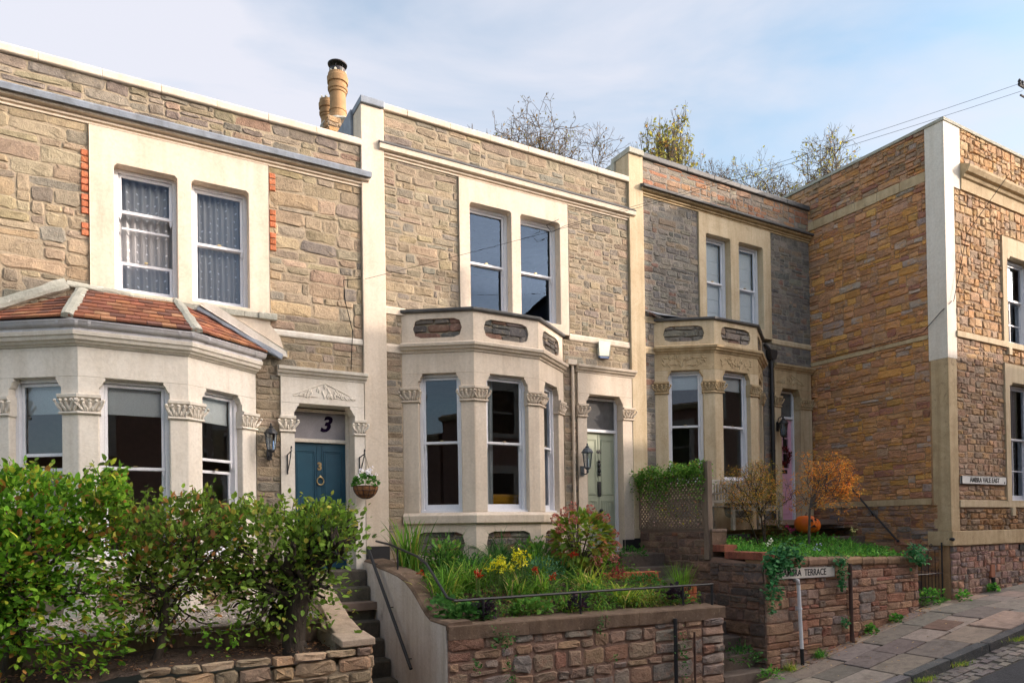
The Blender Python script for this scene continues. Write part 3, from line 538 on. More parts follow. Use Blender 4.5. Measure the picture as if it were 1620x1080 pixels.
# pilasters between the houses
def pilaster(H, x0, x1, zb, zt, mat, capmat, plinth):
    q = MB(); q.box(WALL, x0, x1, -.3, .06, zb, zt); q.build('pilaster', mat, H, bevel=.008)
    q = MB(); q.box(WALL, x0 - .012, x1, -.42, .10, zt + .002, zt + .10); q.build('pilaster_cap', capmat, H, bevel=.01)
    if plinth: q = MB(); q.box(WALL, x0 - .004, x1 + .004, -.02, .066, zb - .3, zb - .002); q.build('plinth', M_BLACKP, H)
pilaster(HM, 3.14, 3.48, 2.76, 9.075, M_CREAM, M_LEAD, True); pilaster(HR, 8.005, 8.33, 2.78, 9.595, M_BATHC, M_CEM, True)
q = MB(); q.box(WALL, 3.10, 3.135, -1.2, -.3, 8.3, 9.16); q.box(WALL, 3.141, 3.42, -1.2, -.302, 8.3, 9.07); q.build('party_parapet', M_LEAD, HM)
q = MB(); q.box(WALL, 7.96, 8.30, -1.2, -.302, 8.8, 9.58); q.build('party_parapet', M_CEM, HR)
# doors -----------------------------------------------------------------
def door_frame(H, a, b, z0, zt, ztr, d, glass, mat):
    f = MB(); f.box(WALL, a, a + .045, d - .08, d, z0, zt); f.box(WALL, b - .045, b, d - .08, d, z0, zt); f.box(WALL, a + .045, b - .045, d - .08, d + .012, ztr, ztr + .05); f.box(WALL, a + .045, b - .045, d - .08, d - .002, zt - .04, zt)
    fr_ = f.build('door_frame', mat, H, bevel=.005)
    g = MB(); g.box(WALL, a + .045, b - .045, d - .05, d - .04, ztr + .05, zt - .04); g.build('fanlight', glass, fr_); return fr_
def moulded(mb, fr, u0, u1, z0, z1, d):
    for k, (o, h) in enumerate(((0, .012), (.02, .006))):
        a, b, c, e = u0 + o, u1 - o, z0 + o, z1 - o; t = .014
        mb.box(fr, a, b, d, d + h, c, c + t); mb.box(fr, a, b, d, d + h, e - t, e); mb.box(fr, a, a + t, d, d + h, c + t, e - t); mb.box(fr, b - t, b, d, d + h, c + t, e - t)
door_frame(HL, 2.16, 3.0, 2.45, 4.71, 4.24, -.24, M_GLASSF, M_WHITEC)
dd = MB(); dd.box(WALL, 2.205, 2.955, -.34, -.285, 2.46, 4.238)
for a, b in ((2.25, 2.52), (2.64, 2.91)):
    for c, e in ((3.10, 4.13), (2.55, 3.0)): moulded(dd, WALL, a, b, c, e, -.286)
dr = dd.build('front_door', M_TEAL, HL, bevel=.002)
for sx_ in (2.36, 2.80): pass
for uu in (2.545, 2.615): q = MB(); q.box(WALL, uu - .004, uu + .004, -.287, -.278, 2.47, 4.2); q.build('bead', M_TEAL, dr)
text('3', WALL, 2.58, -.276, 3.905, .15, M_BRASS, dr, 'door_number', sx=.9, bold=.006)
q = MB(); pts = [WALL.P(2.585 + .048 * math.cos(t), -.262, 3.70 + .055 * math.sin(t)) for t in np.linspace(0, 6.2832, 21)]; q.tube(pts, .009, 8); q.blob(WALL.P(2.585, -.27, 3.765), (.02, .016, .02)); q.build('ring_knocker', M_BRASS, dr, smooth=True)
text('3', WALL, 2.66, -.276, 4.50, .30, plain('violet black paint', (.010, .005, .02), .9, 0, .05), HL, 'fanlight_number', sx=1.0, shear=.35, bold=.010)
door_frame(HM, 7.01, 7.80, 2.55, 5.23, 4.63, -.12, M_GLASSG, M_PAINTW)
dd = MB(); dd.box(WALL, 7.056, 7.754, -.22, -.168, 2.56, 4.628)
for a, b in ((7.10, 7.36), (7.46, 7.72)):
    for c, e in ((3.55, 4.52), (2.68, 3.45)): moulded(dd, WALL, a, b, c, e, -.169)
for uu in (7.16, 7.21, 7.26, 7.31, 7.52, 7.57, 7.62, 7.67): dd.box(WALL, uu - .003, uu + .003, -.17, -.163, 2.72, 3.42)
dr = dd.build('front_door', M_SAGE, HM, bevel=.002)
q = MB(); q.box(WALL, 7.405, 7.411, -.17, -.160, 2.57, 4.6); q.build('bead', M_SAGE, dr)
text('4A', WALL, 7.41, -.158, 4.30, .085, M_BLACK, dr, 'door_number', bold=.004)
q = MB(); q.blob(WALL.P(7.41, -.15, 4.13), (.03, .02, .03), None, 8, 5); q.blob(WALL.P(7.41, -.15, 4.06), (.035, .022, .045), None, 8, 5, .1); q.blob(WALL.P(7.41, -.145, 3.97), (.028, .03, .05), None, 8, 5, .1); q.blob(WALL.P(7.41, -.15, 3.90), (.035, .02, .025), None, 8, 5); q.build('figure_knocker', M_BLACK, dr, smooth=True)
q = MB(); q.box(WALL, 7.375, 7.445, -.168, -.15, 3.52, 3.78); q.box(WALL, 7.388, 7.432, -.15, -.143, 3.56, 3.74); q.build('letterbox', M_BLACK, dr, bevel=.006)
q = MB(); q.blob(WALL.P(7.42, -.12, 3.27), (.035, .03, .035), None, 10, 6); q.tube([WALL.P(7.42, -.168, 3.27), WALL.P(7.42, -.13, 3.27)], .015); q.build('door_knob', M_BLACK, dr, smooth=True)
# right door: pink, six panes
door_frame(HR, 11.88, 12.50, 3.05, 5.75, 5.17, -.12, M_GLASSG, M_PAINTW)
dd = MB(); a, b = 11.926, 12.454; dd.box(WALL, a, b, -.21, -.168, 3.06, 4.16); dd.box(WALL, a, a + .09, -.21, -.168, 4.16, 5.168); dd.box(WALL, b - .09, b, -.21, -.168, 4.16, 5.168); dd.box(WALL, a + .09, b - .09, -.21, -.168, 5.08, 5.168)
dd.box(WALL, 12.18, 12.20, -.20, -.17, 4.16, 5.08)
for zz in (4.46, 4.77): dd.box(WALL, a + .09, b - .09, -.20, -.171, zz, zz + .02)
moulded(dd, WALL, a + .09, b - .09, 3.2, 3.95, -.169); dr = dd.build('front_door', M_PINK, HR, bevel=.003)
q = MB(); q.add([WALL.P(a + .09, -.19, 4.16), WALL.P(b - .09, -.19, 4.16), WALL.P(b - .09, -.19, 5.08), WALL.P(a + .09, -.19, 5.08)], [(0, 1, 2, 3)]); q.build('pane', M_GLASS, dr)
q = MB(); q.box(WALL, 12.10, 12.30, -.168, -.15, 4.04, 4.12); q.build('letterbox', M_BLACK, dr, bevel=.006)

# rainwater pipes
def pipe(H, x, d, z0, z1, r, mat, name='downpipe', hopper=False):
    q = MB(); q.tube([WALL.P(x, d, z0), WALL.P(x, d, z1)], r, 12); z = z0 + .3
    while z < z1: q.tube([WALL.P(x, d, z), WALL.P(x, d, z + .04)], r * 1.22, 12); z += 1.15
    if hopper: q.prism(WALL, [(x - .06, z1), (x + .06, z1), (x + .10, z1 + .12), (x + .10, z1 + .19), (x - .10, z1 + .19), (x - .10, z1 + .12)], [], d - .05, d + .07)
    return q.build(name, mat, H)
pipe(HM, 6.735, .055, 2.6, 5.70, .026, M_CREAM); q = MB(); q.box(WALL, 6.62, 6.80, .0, .10, 5.702, 5.79); q.build('pipe_shoe', M_CREAM, HM, bevel=.006)
pipe(HR, 11.60, .075, 3.0, 6.30, .038, M_BLACK, hopper=True)
q = MB(); q.tube([WALL.P(11.45, .03, 6.62), WALL.P(11.52, .06, 6.55), WALL.P(11.60, .075, 6.45)], .034, 10); q.build('pipe_swan_neck', M_BLACK, HR)
q = MB(); q.add([(8.35, D - .03, 6.86), (9.1, D - .03, 6.72), (9.0, D - .25, 6.76), (8.5, D - .20, 6.76)], [(0, 1, 2, 3)]); q.build('lead_flashing', M_LEAD, HR)

# ---- left house: tiled bay roof, gutter, cornice, verge, quoin bricks
E4 = [(-1.42, D), (-.39, D - .78), (.90, D - .78), (1.96, D)]
q = MB(); q.sweep([(-1.17, D), (-.30, D - .62), (.81, D - .62), (1.68, D)], [(-.16, 5.081), (.02, 5.081), (.03, 5.10), (.055, 5.105), (.07, 5.13), (.095, 5.135), (.11, 5.175), (.125, 5.18), (.135, 5.225), (-.16, 5.225)]); q.build('bay_cornice', M_WHITEC, HL, bevel=.004)
g = MB(); pr = [(.12 + .055 * math.cos(t), 5.315 + .055 * math.sin(t)) for t in np.linspace(math.pi, 2 * math.pi, 9)] + [(.188, 5.325), (.183, 5.332), (.173, 5.315)] + [(.12 + .048 * math.cos(t), 5.315 + .048 * math.sin(t)) for t in np.linspace(2 * math.pi, math.pi, 9)]
bp = [(-1.17 - .18, D), (-.30, D - .62), (.81, D - .62), (1.68 + .14, D)]; bp[0] = (-1.35, D + .13); bp[-1] = (1.86, D + .13)
g.sweep([(-1.17, D), (-.30, D - .62), (.81, D - .62), (1.70, D + .015)], pr); gut = g.build('gutter', M_GUTTER, HL, smooth=True)
fs_ = MB(); fs_.sweep([(-1.17, D), (-.30, D - .62), (.81, D - .62), (1.68, D)], [(.02, 5.227), (.118, 5.227), (.118, 5.33), (.02, 5.33)]); fs_.build('fascia', M_GUTTER, HL)
for f, us in ((Fr((-1.17, D), (-.30, D - .62)), (.2, .95)), (Fr((-.30, D - .62), (.81, D - .62)), (-.02, .10, 1.0, 1.14)), (Fr((.81, D - .62), (1.68, D)), (.15, .9))):
    for u in us:
        j = MB(); n = 9; vs = []
        for w_ in (0, .03):
            for t in np.linspace(math.pi * .97, 2.03 * math.pi, n): vs.append(f.P(u + w_, .12 + .062 * math.cos(t), 5.315 + .062 * math.sin(t)))
        j.add(vs, [(i, i + 1, n + i + 1, n + i) for i in range(n - 1)]); j.build('gutter_joint', M_GUTTER, gut)
RT = [(-1.42, D, 5.36), (-.25, D, 5.88), (.72, D, 5.90), (2.0, D, 5.36)]
ev = [Vector((x, y, 5.345)) for x, y in E4]; top = [Vector((-1.15, D, 5.46)), Vector((-.27, D, 5.88)), Vector((.74, D, 5.90)), Vector((1.93, D, 5.38))]
rb = MB(); rb.add([ev[0], ev[1], ev[2], ev[3], top[0], top[1], top[2], top[3]], [(0, 1, 5, 4), (1, 2, 6, 5), (2, 3, 7, 6), (0, 3, 2, 1)]); roof = rb.build('bay_roof', M_LEADD, HL)
tm = MB(); tm.hexa([(-.5, -.5, 0), (.5, -.5, 0), (.5, .5, 0), (-.5, .5, 0), (-.5, -.5, 1), (.5, -.5, 1), (.5, .5, 1), (-.5, .5, 1)]); tile_me = tm.mesh('tile', M_TILE)
PAL_T = [((.30, .12, .07), 4), ((.24, .10, .065), 3.5), ((.36, .16, .085), 2.5), ((.18, .09, .07), 2.5), ((.40, .21, .12), 1)]
def tiles(e0, e1, t0, t1, rows, seed):
    r = random.Random(seed); ux = (e1 - e0).normalized(); L_ = (e1 - e0).length; nrm = ux.cross((t0 - e0)).normalized()
    if nrm.z < 0: nrm = -nrm
    up = nrm.cross(ux); 
    if up.z < 0: up = -up
    H_ = (t0 - e0).dot(up); a0 = (t0 - e0).dot(ux); a1 = (t1 - e0).dot(ux); H2 = (t1 - e0).dot(up); rh = max(H_, H2) / rows; tw = .152
    for k in range(rows):
        v = (k + .5) * rh; lo = a0 * min(1, v / H_); hi = L_ + (a1 - L_) * min(1, v / max(H2, .01)) if H2 > .1 else L_ * (1 - v / H_)
        if H_ < .2: lo = max(lo, (v / max(H2, .01)) * a1 * .0 + (v - H_) / (H2 - H_ + 1e-6) * a1 if v > H_ else lo)
        if H2 < .2 and v > H2: hi = a1 + (a0 - a1) * (v - H2) / (H_ - H2)
        u = lo + (-(k % 2) * tw / 2)
        while u < hi:
            x0, x1 = max(u, lo), min(u + tw, hi)
            if x1 - x0 > .015:
                c = e0 + ux * ((x0 + x1) / 2) + up * (v + .03) + nrm * .006; tl = R(-6) + r.uniform(-.015, .02); o = bpy.data.objects.new('tile', tile_me); link(o, roof)
                M = Matrix((ux, up, nrm)).transposed().to_4x4(); M.translation = c
                o.matrix_basis = M @ Matrix.Rotation(tl, 4, 'X') @ Matrix.Rotation(r.uniform(-.015, .015), 4, 'Z') @ Matrix.Diagonal((x1 - x0 - .005, rh + .075, .022, 1)); o.color = (*pick(PAL_T, r), 1)
            u += tw
tiles(ev[0], ev[1], top[0], top[1], 8, 1); tiles(ev[1], ev[2], top[1], top[2], 8, 2); tiles(ev[2], ev[3], top[2], top[3], 8, 3)
def strip(a, b, w, t, mat, name, parent, seed=0, n=10, nrm=(0, -.6, .8)):
    r = random.Random(seed); a, b = Vector(a), Vector(b); ax = (b - a).normalized(); nn = Vector(nrm).normalized(); sd2 = ax.cross(nn).normalized(); q = MB(); vs = []
    for i in range(n + 1):
        c = a + (b - a) * i / n; ww = w * r.uniform(.82, 1.12)
        for sx_, h in ((-1, -.02), (-1, t * .6), (-.35, t * r.uniform(.9, 1.2)), (.4, t * r.uniform(.9, 1.2)), (1, t * .6), (1, -.02)): vs.append(c + sd2 * sx_ * ww / 2 + nn * h + sd2 * r.uniform(-.008, .008))
    q.add(vs, [(i * 6 + j, i * 6 + j + 1, (i + 1) * 6 + j + 1, (i + 1) * 6 + j) for i in range(n) for j in range(5)] + [tuple(range(6)), tuple(range(n * 6 + 5, n * 6 - 1, -1))]); return q.build(name, mat, parent)
strip(ev[1] + Vector((0, -.01, .01)), top[1] + Vector((0, -.01, .01)), .13, .035, M_CEM, 'hip_cement', HL, 1)
strip(ev[2] + Vector((0, -.01, .01)), top[2] + Vector((0, -.01, .01)), .11, .035, M_CEM, 'hip_cement', HL, 2)
strip((-1.55, D - .03, 5.36), (-.42, D - .03, 5.93), .13, .03, M_CEM, 'verge_cement', HL, 3, nrm=(0, -1, .3)); strip((-.42, D - .03, 5.93), (.24, D - .03, 5.90), .07, .03, M_CEM, 'verge_cement', HL, 4, 6, nrm=(0, -1, .3))
q = MB(); q.prism(WALL, [(1.0, 5.86), (1.06, 5.91), (1.2, 5.865), (2.06, 5.40), (2.06, 5.33), (1.98, 5.33)], [], .0, .12); q.build('verge_coping', M_WHITEC, HL, bevel=.01)
strip((.98, D - .10, 5.83), (2.0, D - .13, 5.31), .07, .012, M_LEAD, 'verge_flashing', HL, 5, nrm=(-.3, -1, .5))
q = MB(); q.prism(WALL, [(.9, 5.3), (2.0, 5.3), (1.98, 5.36), (1.0, 5.85), (.9, 5.85)], [], -.29, -.02); q.prism(WALL, [(1.0, 5.74), (1.87, 5.74), (1.99, 5.60), (2.04, 5.42), (1.2, 5.85), (1.0, 5.85)], [], -.02, .045); q.build('wall_render', M_CREAM, HL)
r_ = random.Random(3); x = .22
sl_ = MB(); seg = []
while x < 1.93: w_ = r_.uniform(.12, .3); sl_.box(WALL, x, min(x + w_, 1.95), 0, .085 + r_.uniform(-.01, .01), 5.80 + r_.uniform(-.012, .01), 5.885 + r_.uniform(-.006, .006)); x += w_ + .002
sl_.build('window_sill', M_CEM, HL, bevel=.008)
it = []
for u, zs in ((-.275, (7.32, 7.06, 6.79, 6.53)), (1.875, (7.55, 7.06, 6.75))):
    for zb in zs:
        for k in range(3 if zb != 6.53 else 2): it.append((WALL, u, zb + k * .082, .085, .08, .012, .028, pick([((.50, .17, .085), 1)], r_), POOLB, .003))
lay(it, WL, (M_STONE, M_STONEA), name='brick')
# chimney stack between left and middle house
CS = MB(); CX, CY = 3.36, D + 1.8; CS.xbox(CX - .30, CX + .32, CY - .45, CY + 1.2, 8.4, 9.62); cs = CS.build('chimney_stack', M_MORT, HM)
it = []; FA = Fr((CX - .30, CY - .45), (CX + .32, CY - .45)); FB = Fr((CX - .30, CY + 1.2), (CX - .30, CY - .45))
for f, L_, sd_2 in ((FA, .62, 1), (FB, 1.65, 2)): stones(it, f, 0, L_, 8.9, 9.62, (.06, .10), (1.5, 3), PAL_E, .02, seed=sd_2)
lay(it, cs, (M_STONE, M_STONEA))
q = MB(); q.blob((CX, CY - .1, 9.62), (.34, .4, .14), None, 12, 6, .08); q.build('cement_flaunching', M_CEM, cs)
def pot(x, y, z, s, cowl):
    q = MB(); q.lathe((x, y, z), [(r * s, h * s) for r, h in ((.20, 0), (.20, .10), (.165, .22), (.165, .25), (.15, .26), (.148, .30), (.160, .31), (.160, .34), (.146, .35), (.142, .64), (.160, .65), (.160, .69), (.178, .70), (.182, .745), (.160, .755), (.160, .82), (.186, .83), (.192, .93), (.176, .95), (.172, 1.0), (.14, 1.0), (.12, .96))], 32); p_ = q.build('chimney_pot', M_TERRA, cs, smooth=False)
    rim = MB()
    for k in range(9): a = k * .7; rim.blob((x + .14 * s * math.cos(a), y + .14 * s * math.sin(a), z + 1.01 * s), (.03, .03, .05), None, 5, 4, .3)
    rim.build('pot_cement', M_CEM, p_)
    if cowl:
        c = MB(); c.lathe((x, y, z + .95 * s), [(.13, 0), (.135, .12), (.125, .12), (.12, 0)], 20)
        for k in range(6): a = k * 1.047; c.tube([(x + .13 * math.cos(a), y + .13 * math.sin(a), z + 1.03 * s), (x + .10 * math.cos(a), y + .10 * math.sin(a), z + 1.20 * s)], .006, 5)
        c.lathe((x, y, z + 1.17 * s), [(.10, 0), (.155, .0), (.16, .015), (.10, .05), (.02, .065)], 24); c.build('cowl', plain('dark metal mesh', (.05, .045, .05), .5, .6), p_)
pot(CX - .04, CY - .12, 9.62, .90, True); pot(CX - .06, CY + .42, 9.56, .80, False)

# ------------------------------------------------------------ corner building
CB = thing('corner_building', 'tall rubble stone corner building with whitewashed upper corner strip', 'building', (12.93, 6.93, 2.5))
SIDE = Fr((12.93, 11.4), (12.93, 6.93)); CF = Fr((12.93, 6.93), (18, 6.93)); SL = SIDE.L; zt = 10.12
q = MB(); q.box(SIDE, 0, SL - .02, -.35, .014, 1.2, zt); cw = q.build('side_wall', M_MORTO, CB); it = []
us = SL - .30
stones(it, SIDE, 0, us, 9.35, zt, (.06, .13), (1.3, 3.4), PAL_D[2:] + [((.36, .25, .17), 4)], .04, seed=31, gap=.004); stones(it, SIDE, 0, us, 6.38, 9.17, (.06, .16), (1.2, 3.2), PAL_D, .034, seed=32, gap=.004)
stones(it, SIDE, 0, us, 3.42, 6.30, (.06, .16), (1.2, 3.2), PAL_D, .034, seed=33, gap=.004); stones(it, SIDE, 0, us + .1, 2.0, 3.30, (.06, .15), (1.4, 3.6), PAL_R, .04, seed=34, gap=.004)
lay(it, cw, (M_LEDGE, M_LEDGEA))
for z0, z1, nm in ((9.17, 9.35, 9), (6.30, 6.375, 4), (3.30, 3.415, 4)):
    for k in range(nm):
        a, b = us * k / nm, us * (k + 1) / nm; q = MB(); q.box(SIDE, a + .002, b - .002, -.1, .045, z0 + RND.uniform(-.004, .004), z1); q.build('band_stone', M_BATH, CB, bevel=.006)
q = MB(); fw = MB(); FO = [(14.99 - 12.93, 15.9 - 12.93)]
u0f = 2.06; fw.prism(CF, [(.02, .6), (5, .6), (5, zt), (.02, zt)], [[(u0f, 6.40), (u0f + .95, 6.40), (u0f + .95, 8.16), (u0f, 8.16)], [(u0f, 3.36), (u0f + .95, 3.36), (u0f + .95, 5.72), (u0f, 5.72)]], -.35, .014); fwo = fw.build('front_wall', M_MORTF, CB)
it = []; us0 = .27
PF = dict(hr=(.07, .17), ar=(.9, 2.2), gap=.007)
stones(it, CF, .5, 5, 9.50, zt, (.08, .17), (.9, 2), PAL_E, .04, seed=41); stones(it, CF, us0, 1.88, 6.42, 8.98, (.09, .19), (.8, 2), PAL_E, .034, seed=42); stones(it, CF, us0, 1.88, 3.78 - .4, 6.30, (.07, .15), (1.1, 2.6), [((.42, .27, .18), 4), ((.36, .26, .19), 3), ((.46, .29, .16), 3)], .03, seed=43)
stones(it, CF, us0, 5, 2.82, 3.22, (.07, .14), (1.2, 2.8), [((.34, .19, .09), 4), ((.26, .18, .12), 3)], .04, seed=44); stones(it, CF, -.0, 5, 1.0, 2.55, (.09, .17), (.9, 1.9), PAL_P, .036, seed=45); stones(it, CF, 1.88, 5, 8.46, 8.98, (.09, .19), (.8, 2), PAL_E, .034, seed=47); stones(it, CF, 3.22, 5, 6.42, 8.44, (.09, .19), (.8, 2), PAL_E, .034, seed=48); stones(it, CF, 1.88, 5, 6.02, 6.28, (.07, .15), (1, 2), PAL_E, .04, seed=46)
lay(it, fwo, (M_LEDGE if False else M_STONE, M_STONEA))
# corner strip: whitewashed above, bare below
q = MB()
q.box(SIDE, SL - .30, SL, -.2, .03, 5.90, zt + .0); q.box(CF, -.026, .27, -.2, .034, 5.90, zt - .001); q.box(CF, .272, .50, -.2, .033, 9.0, zt - .001); q.build('painted_corner_strip', M_WHITEC, CB)
q = MB(); q.box(SIDE, SL - .27, SL, -.2, .028, 2.82, 5.898); q.box(CF, -.024, .25, -.2, .032, 2.82, 5.898); q.build('bare_corner_strip', M_BATH, CB, bevel=.006)
q = MB(); q.box(SIDE, SL - .37, SL, -.2, .06, 2.56, 2.818); q.box(CF, -.054, 1.86, -.2, .062, 2.56, 2.818); q.box(CF, 1.864, 5, -.2, .056, 2.56, 2.818); q.build('plinth_band', M_BATH, CB, bevel=.01)
q = MB(); q.sweep([(12.93 + .49, 6.93), (18, 6.93)], [(-.1, 9.0), (.05, 9.0), (.055, 9.20), (.09, 9.22), (.11, 9.27), (.16, 9.29), (.20, 9.36), (.205, 9.40), (.0, 9.50), (-.1, 9.50)]); q.build('cornice', M_BATH, CB, bevel=.006)
q = MB(); q.sweep([(12.93, 11.4), (12.93, 6.93), (18, 6.93)], [(-.36, zt), (.05, zt), (.055, zt + .055), (-.36, zt + .075)]); q.build('coping', M_CEM, CB, bevel=.006)
q = MB(); q.box(CF, us0 - .02, 5, -.1, .06, 6.30, 6.41); q.box(CF, us0 - .02, 5, -.1, .05, 3.24, 3.37); q.box(CF, 2.0, 2.12, 0, .08, 6.16, 6.30); q.box(CF, 2.0, 2.12, 0, .08, 3.08, 3.24); q.build('sill_band', M_BATHC, CB, bevel=.008)
for z0, z1, zr_ in ((6.40, 8.16, 7.30), (3.36, 5.72, 4.56)):
    q = MB(); q.prism(CF, [(u0f - .19, z0 + .002), (u0f + 1.14, z0 + .002), (u0f + 1.14, z1 + .28), (u0f - .19, z1 + .28)], [[(u0f, z0 + .01), (u0f + .95, z0 + .01), (u0f + .95, z1 - .14), (u0f + .88, z1 - .14), (u0f + .84, z1 - .08), (u0f + .11, z1 - .08), (u0f + .07, z1 - .14), (u0f, z1 - .14)]], -.15, .05); q.build('window_surround', M_BATHC, CB, bevel=.01)
    w = sash_window(CF, u0f, u0f + .95, z0, z1 - .1, zr_, -.08, CB, name='window', bot=.12, extra=((z0 + zr_) / 2,), vbars=(u0f + .5,)); curtain(CF, u0f + .05, u0f + .9, z0 + .05, z1, -.14, w, M_NET, 8)
q = MB(); q.xbox(13.3, 17.9, 7.3, 9.5, 1.3, 10.0); 
q = MB(); q.xbox(12.95, 18, 7.281, 12, 9.6, 9.7); q.xbox(13.29, 18, 10.5, 10.6, 2, 9.598); q.xbox(17.9, 18, 7.281, 10.4, 2, 9.598); q.xbox(13.29, 17.89, 7.281, 10.4, 5.9, 6.0); q.build('roof', M_LEADD, CB)
q = MB(); q.box(CF, 2.3, 2.62, -.1, .052, 2.42, 2.53); q.build('air_vent', M_BLACK, CB); q = MB(); q.box(CF, 1.2, 1.33, .02, .07, 1.95, 2.18); q.build('brick_patch', surf('orange brick', (.40, .16, .09), sc=6, bs=.5), CB); q = MB(); q.tube([CF.P(1.26, .07, 1.4), CF.P(1.26, .07, 1.94)], .035, 10); q.build('pipe_stub', M_BLACK, CB)
q = MB(); q.blob(CF.P(-.12, .09, 2.68), (.04, .05, .03)); q.tube([CF.P(-.12, .05, 2.68), CF.P(-.12, .12, 2.66)], .02, 8); q.build('iron_hook', M_BLACK, CB)
# house fronts across the street (they shade the lower walls and show in the glass)
M_BRK = surf('red brick front', (.40, .22, .155), (.31, .165, .12), 9, .9, .6, .01, 40)
def opposite(x0, x1, zb, H_, label, seed):
    T = thing('brick_house', label, 'house', ((x0 + x1) / 2, -3, zb), 'brick houses across the street'); f = Fr((x1, -3), (x0, -3)); L_ = x1 - x0; holes = []; y = H_ - 1.9
    n = max(1, int(L_ / 2.6))
    for lv in range(4):
        z = H_ - 2.4 - lv * 2.9
        if z < zb + .6: break
        for k in range(n): c = L_ * (k + .5) / n; holes.append((c - .5, c + .5, z - .0, z + 1.5))
    q = MB(); q.prism(f, [(0, zb), (L_, zb), (L_, H_), (0, H_)], [[(a, c), (b, c), (b, e), (a, e)] for a, b, c, e in holes], -.3, 0); q.build('wall', M_BRK, T)
    for a, b, c, e in holes:
        s_ = MB(); s_.prism(f, [(a - .18, c - .15), (b + .18, c - .15), (b + .18, e + .28), (a - .18, e + .28)], [[(a, c), (b, c), (b, e), (a, e)]], -.1, .05); s_.box(f, a, b, -.16, -.1, (c + e) / 2 - .03, (c + e) / 2 + .03); s_.build('window_surround', M_CREAM, T)
        s_ = MB(); s_.add([f.P(a, -.14, c), f.P(b, -.14, c), f.P(b, -.14, e), f.P(a, -.14, e)], [(0, 1, 2, 3)]); s_.build('pane', M_GLASS, T)
    q = MB(); q.sweep([(x1, -3), (x0, -3)], [(-.1, H_ - .3), (.15, H_ - .25), (.2, H_ - .1), (-.1, H_)]); q.build('cornice', M_BATH, T)
    q = MB(); q.xbox(x0, x1, -9, -3.3, zb, zb + .2); q.xbox(x0, x1, -9.2, -9, zb, H_); q.xbox(x0, x0 + .2, -9, -3.3, zb + .2, H_); q.xbox(x1 - .2, x1, -9, -3.3, zb + .2, H_); q.add([(x0, -3.0, H_ - .01), (x1, -3.0, H_ - .01), (x1, -6, H_ + .5), (x0, -6, H_ + .5), (x1, -9, H_ - .01), (x0, -9, H_ - .01)], [(0, 1, 2, 3), (3, 2, 4, 5)])
    q.xbox(x0 + 1, x0 + 1.8, -6.3, -5.4, H_ + .2, H_ + 1.1); q.build('roof', surf('slate', (.10, .10, .11), (.06, .06, .07), 6, .7), T)
opposite(-16, -9.2, -1.5, 6.9, 'brick house farthest left on the far pavement', 1); opposite(-9, -2.2, -1.2, 7.6, 'brick house second from the left on the far pavement', 2); opposite(-2, 6.8, -.6, 7.6, 'brick house directly across from the terrace', 3)
opposite(7, 16.8, 0, 8.7, 'brick house right of the facing one', 4); opposite(17, 27.4, 1.2, 12.95, 'tallest brick house up the hill opposite', 5); opposite(27.6, 40, 2.0, 11.5, 'lower brick house farthest up the hill opposite', 6)

opposite(40.2, 62, 2.6, 13.6, 'distant brick house beyond the lower one uphill', 7); opposite(62.2, 92, 3.6, 16.5, 'most distant brick house at the top of the street', 8)
# ------------------------------------------------------------ ground, street, pavement
def zg(x):
    return float(np.interp(x, [-60, -10, 0, 6, 8.8, 11.9, 14, 30, 90], [-5, -.9, -.3, .5, .92, 1.52, 1.68, 2.7, 5]))
def kerb_y(x): return 5.6 - .115 * (x - 8.67)
XS = sorted(set([-300, -120, -60, -30, -10, -5, 0, 3, 6, 7.4, 8.8, 10, 11, 11.9, 13, 14, 18, 24, 30, 60, 90, 300]))
def sheet(name, ylo, yhi, dz, mat, xs=None, ny=1):
    xs = xs or XS; vs = []; fs = []
    for i, x in enumerate(xs):
        a = ylo(x) if callable(ylo) else ylo; b = yhi(x) if callable(yhi) else yhi
        for k in range(ny + 1): vs.append((x, a + (b - a) * k / ny, zg(x) + dz))
    n = ny + 1
    for i in range(len(xs) - 1):
        for k in range(ny): fs.append((i * n + k, (i + 1) * n + k, (i + 1) * n + k + 1, i * n + k + 1))
    q = MB(); q.add(vs, fs); o = q.build(name, mat); o['kind'] = 'structure'; return o
sheet('ground', -300, 300, -.35, surf('earth', (.12, .11, .07), (.08, .07, .05), .5, .95, .5))
XR = [x for x in XS if -60 <= x <= 60]
XF = [-30, -10, -5, 0, 3, 6, 7, 8, 8.8, 9.6, 10.4, 11.2, 11.9, 12.8, 14, 16, 18]
sheet('road', -1.3, lambda x: kerb_y(x) - .62 if x < 20 else 3.7, -.12, M_ASPH, XF + [24, 30, 60])
sheet('far_pavement', -3.0, -1.3, -.01, M_CONC, XR)
pv = sheet('pavement', lambda x: kerb_y(x) - .02, 7.3, -.035, surf('joint dirt', (.09, .08, .06), (.05, .05, .035), 12, .97, .8, spots=(.07, .10, .03), spotpos=.6), XF)
gt = sheet('gutter_strip', lambda x: kerb_y(x) - .64, lambda x: kerb_y(x) - .14, -.125, surf('sett joint dirt', (.11, .10, .08), (.06, .06, .045), 12, .97, .8, spots=(.10, .14, .03), spotpos=.62), XF)
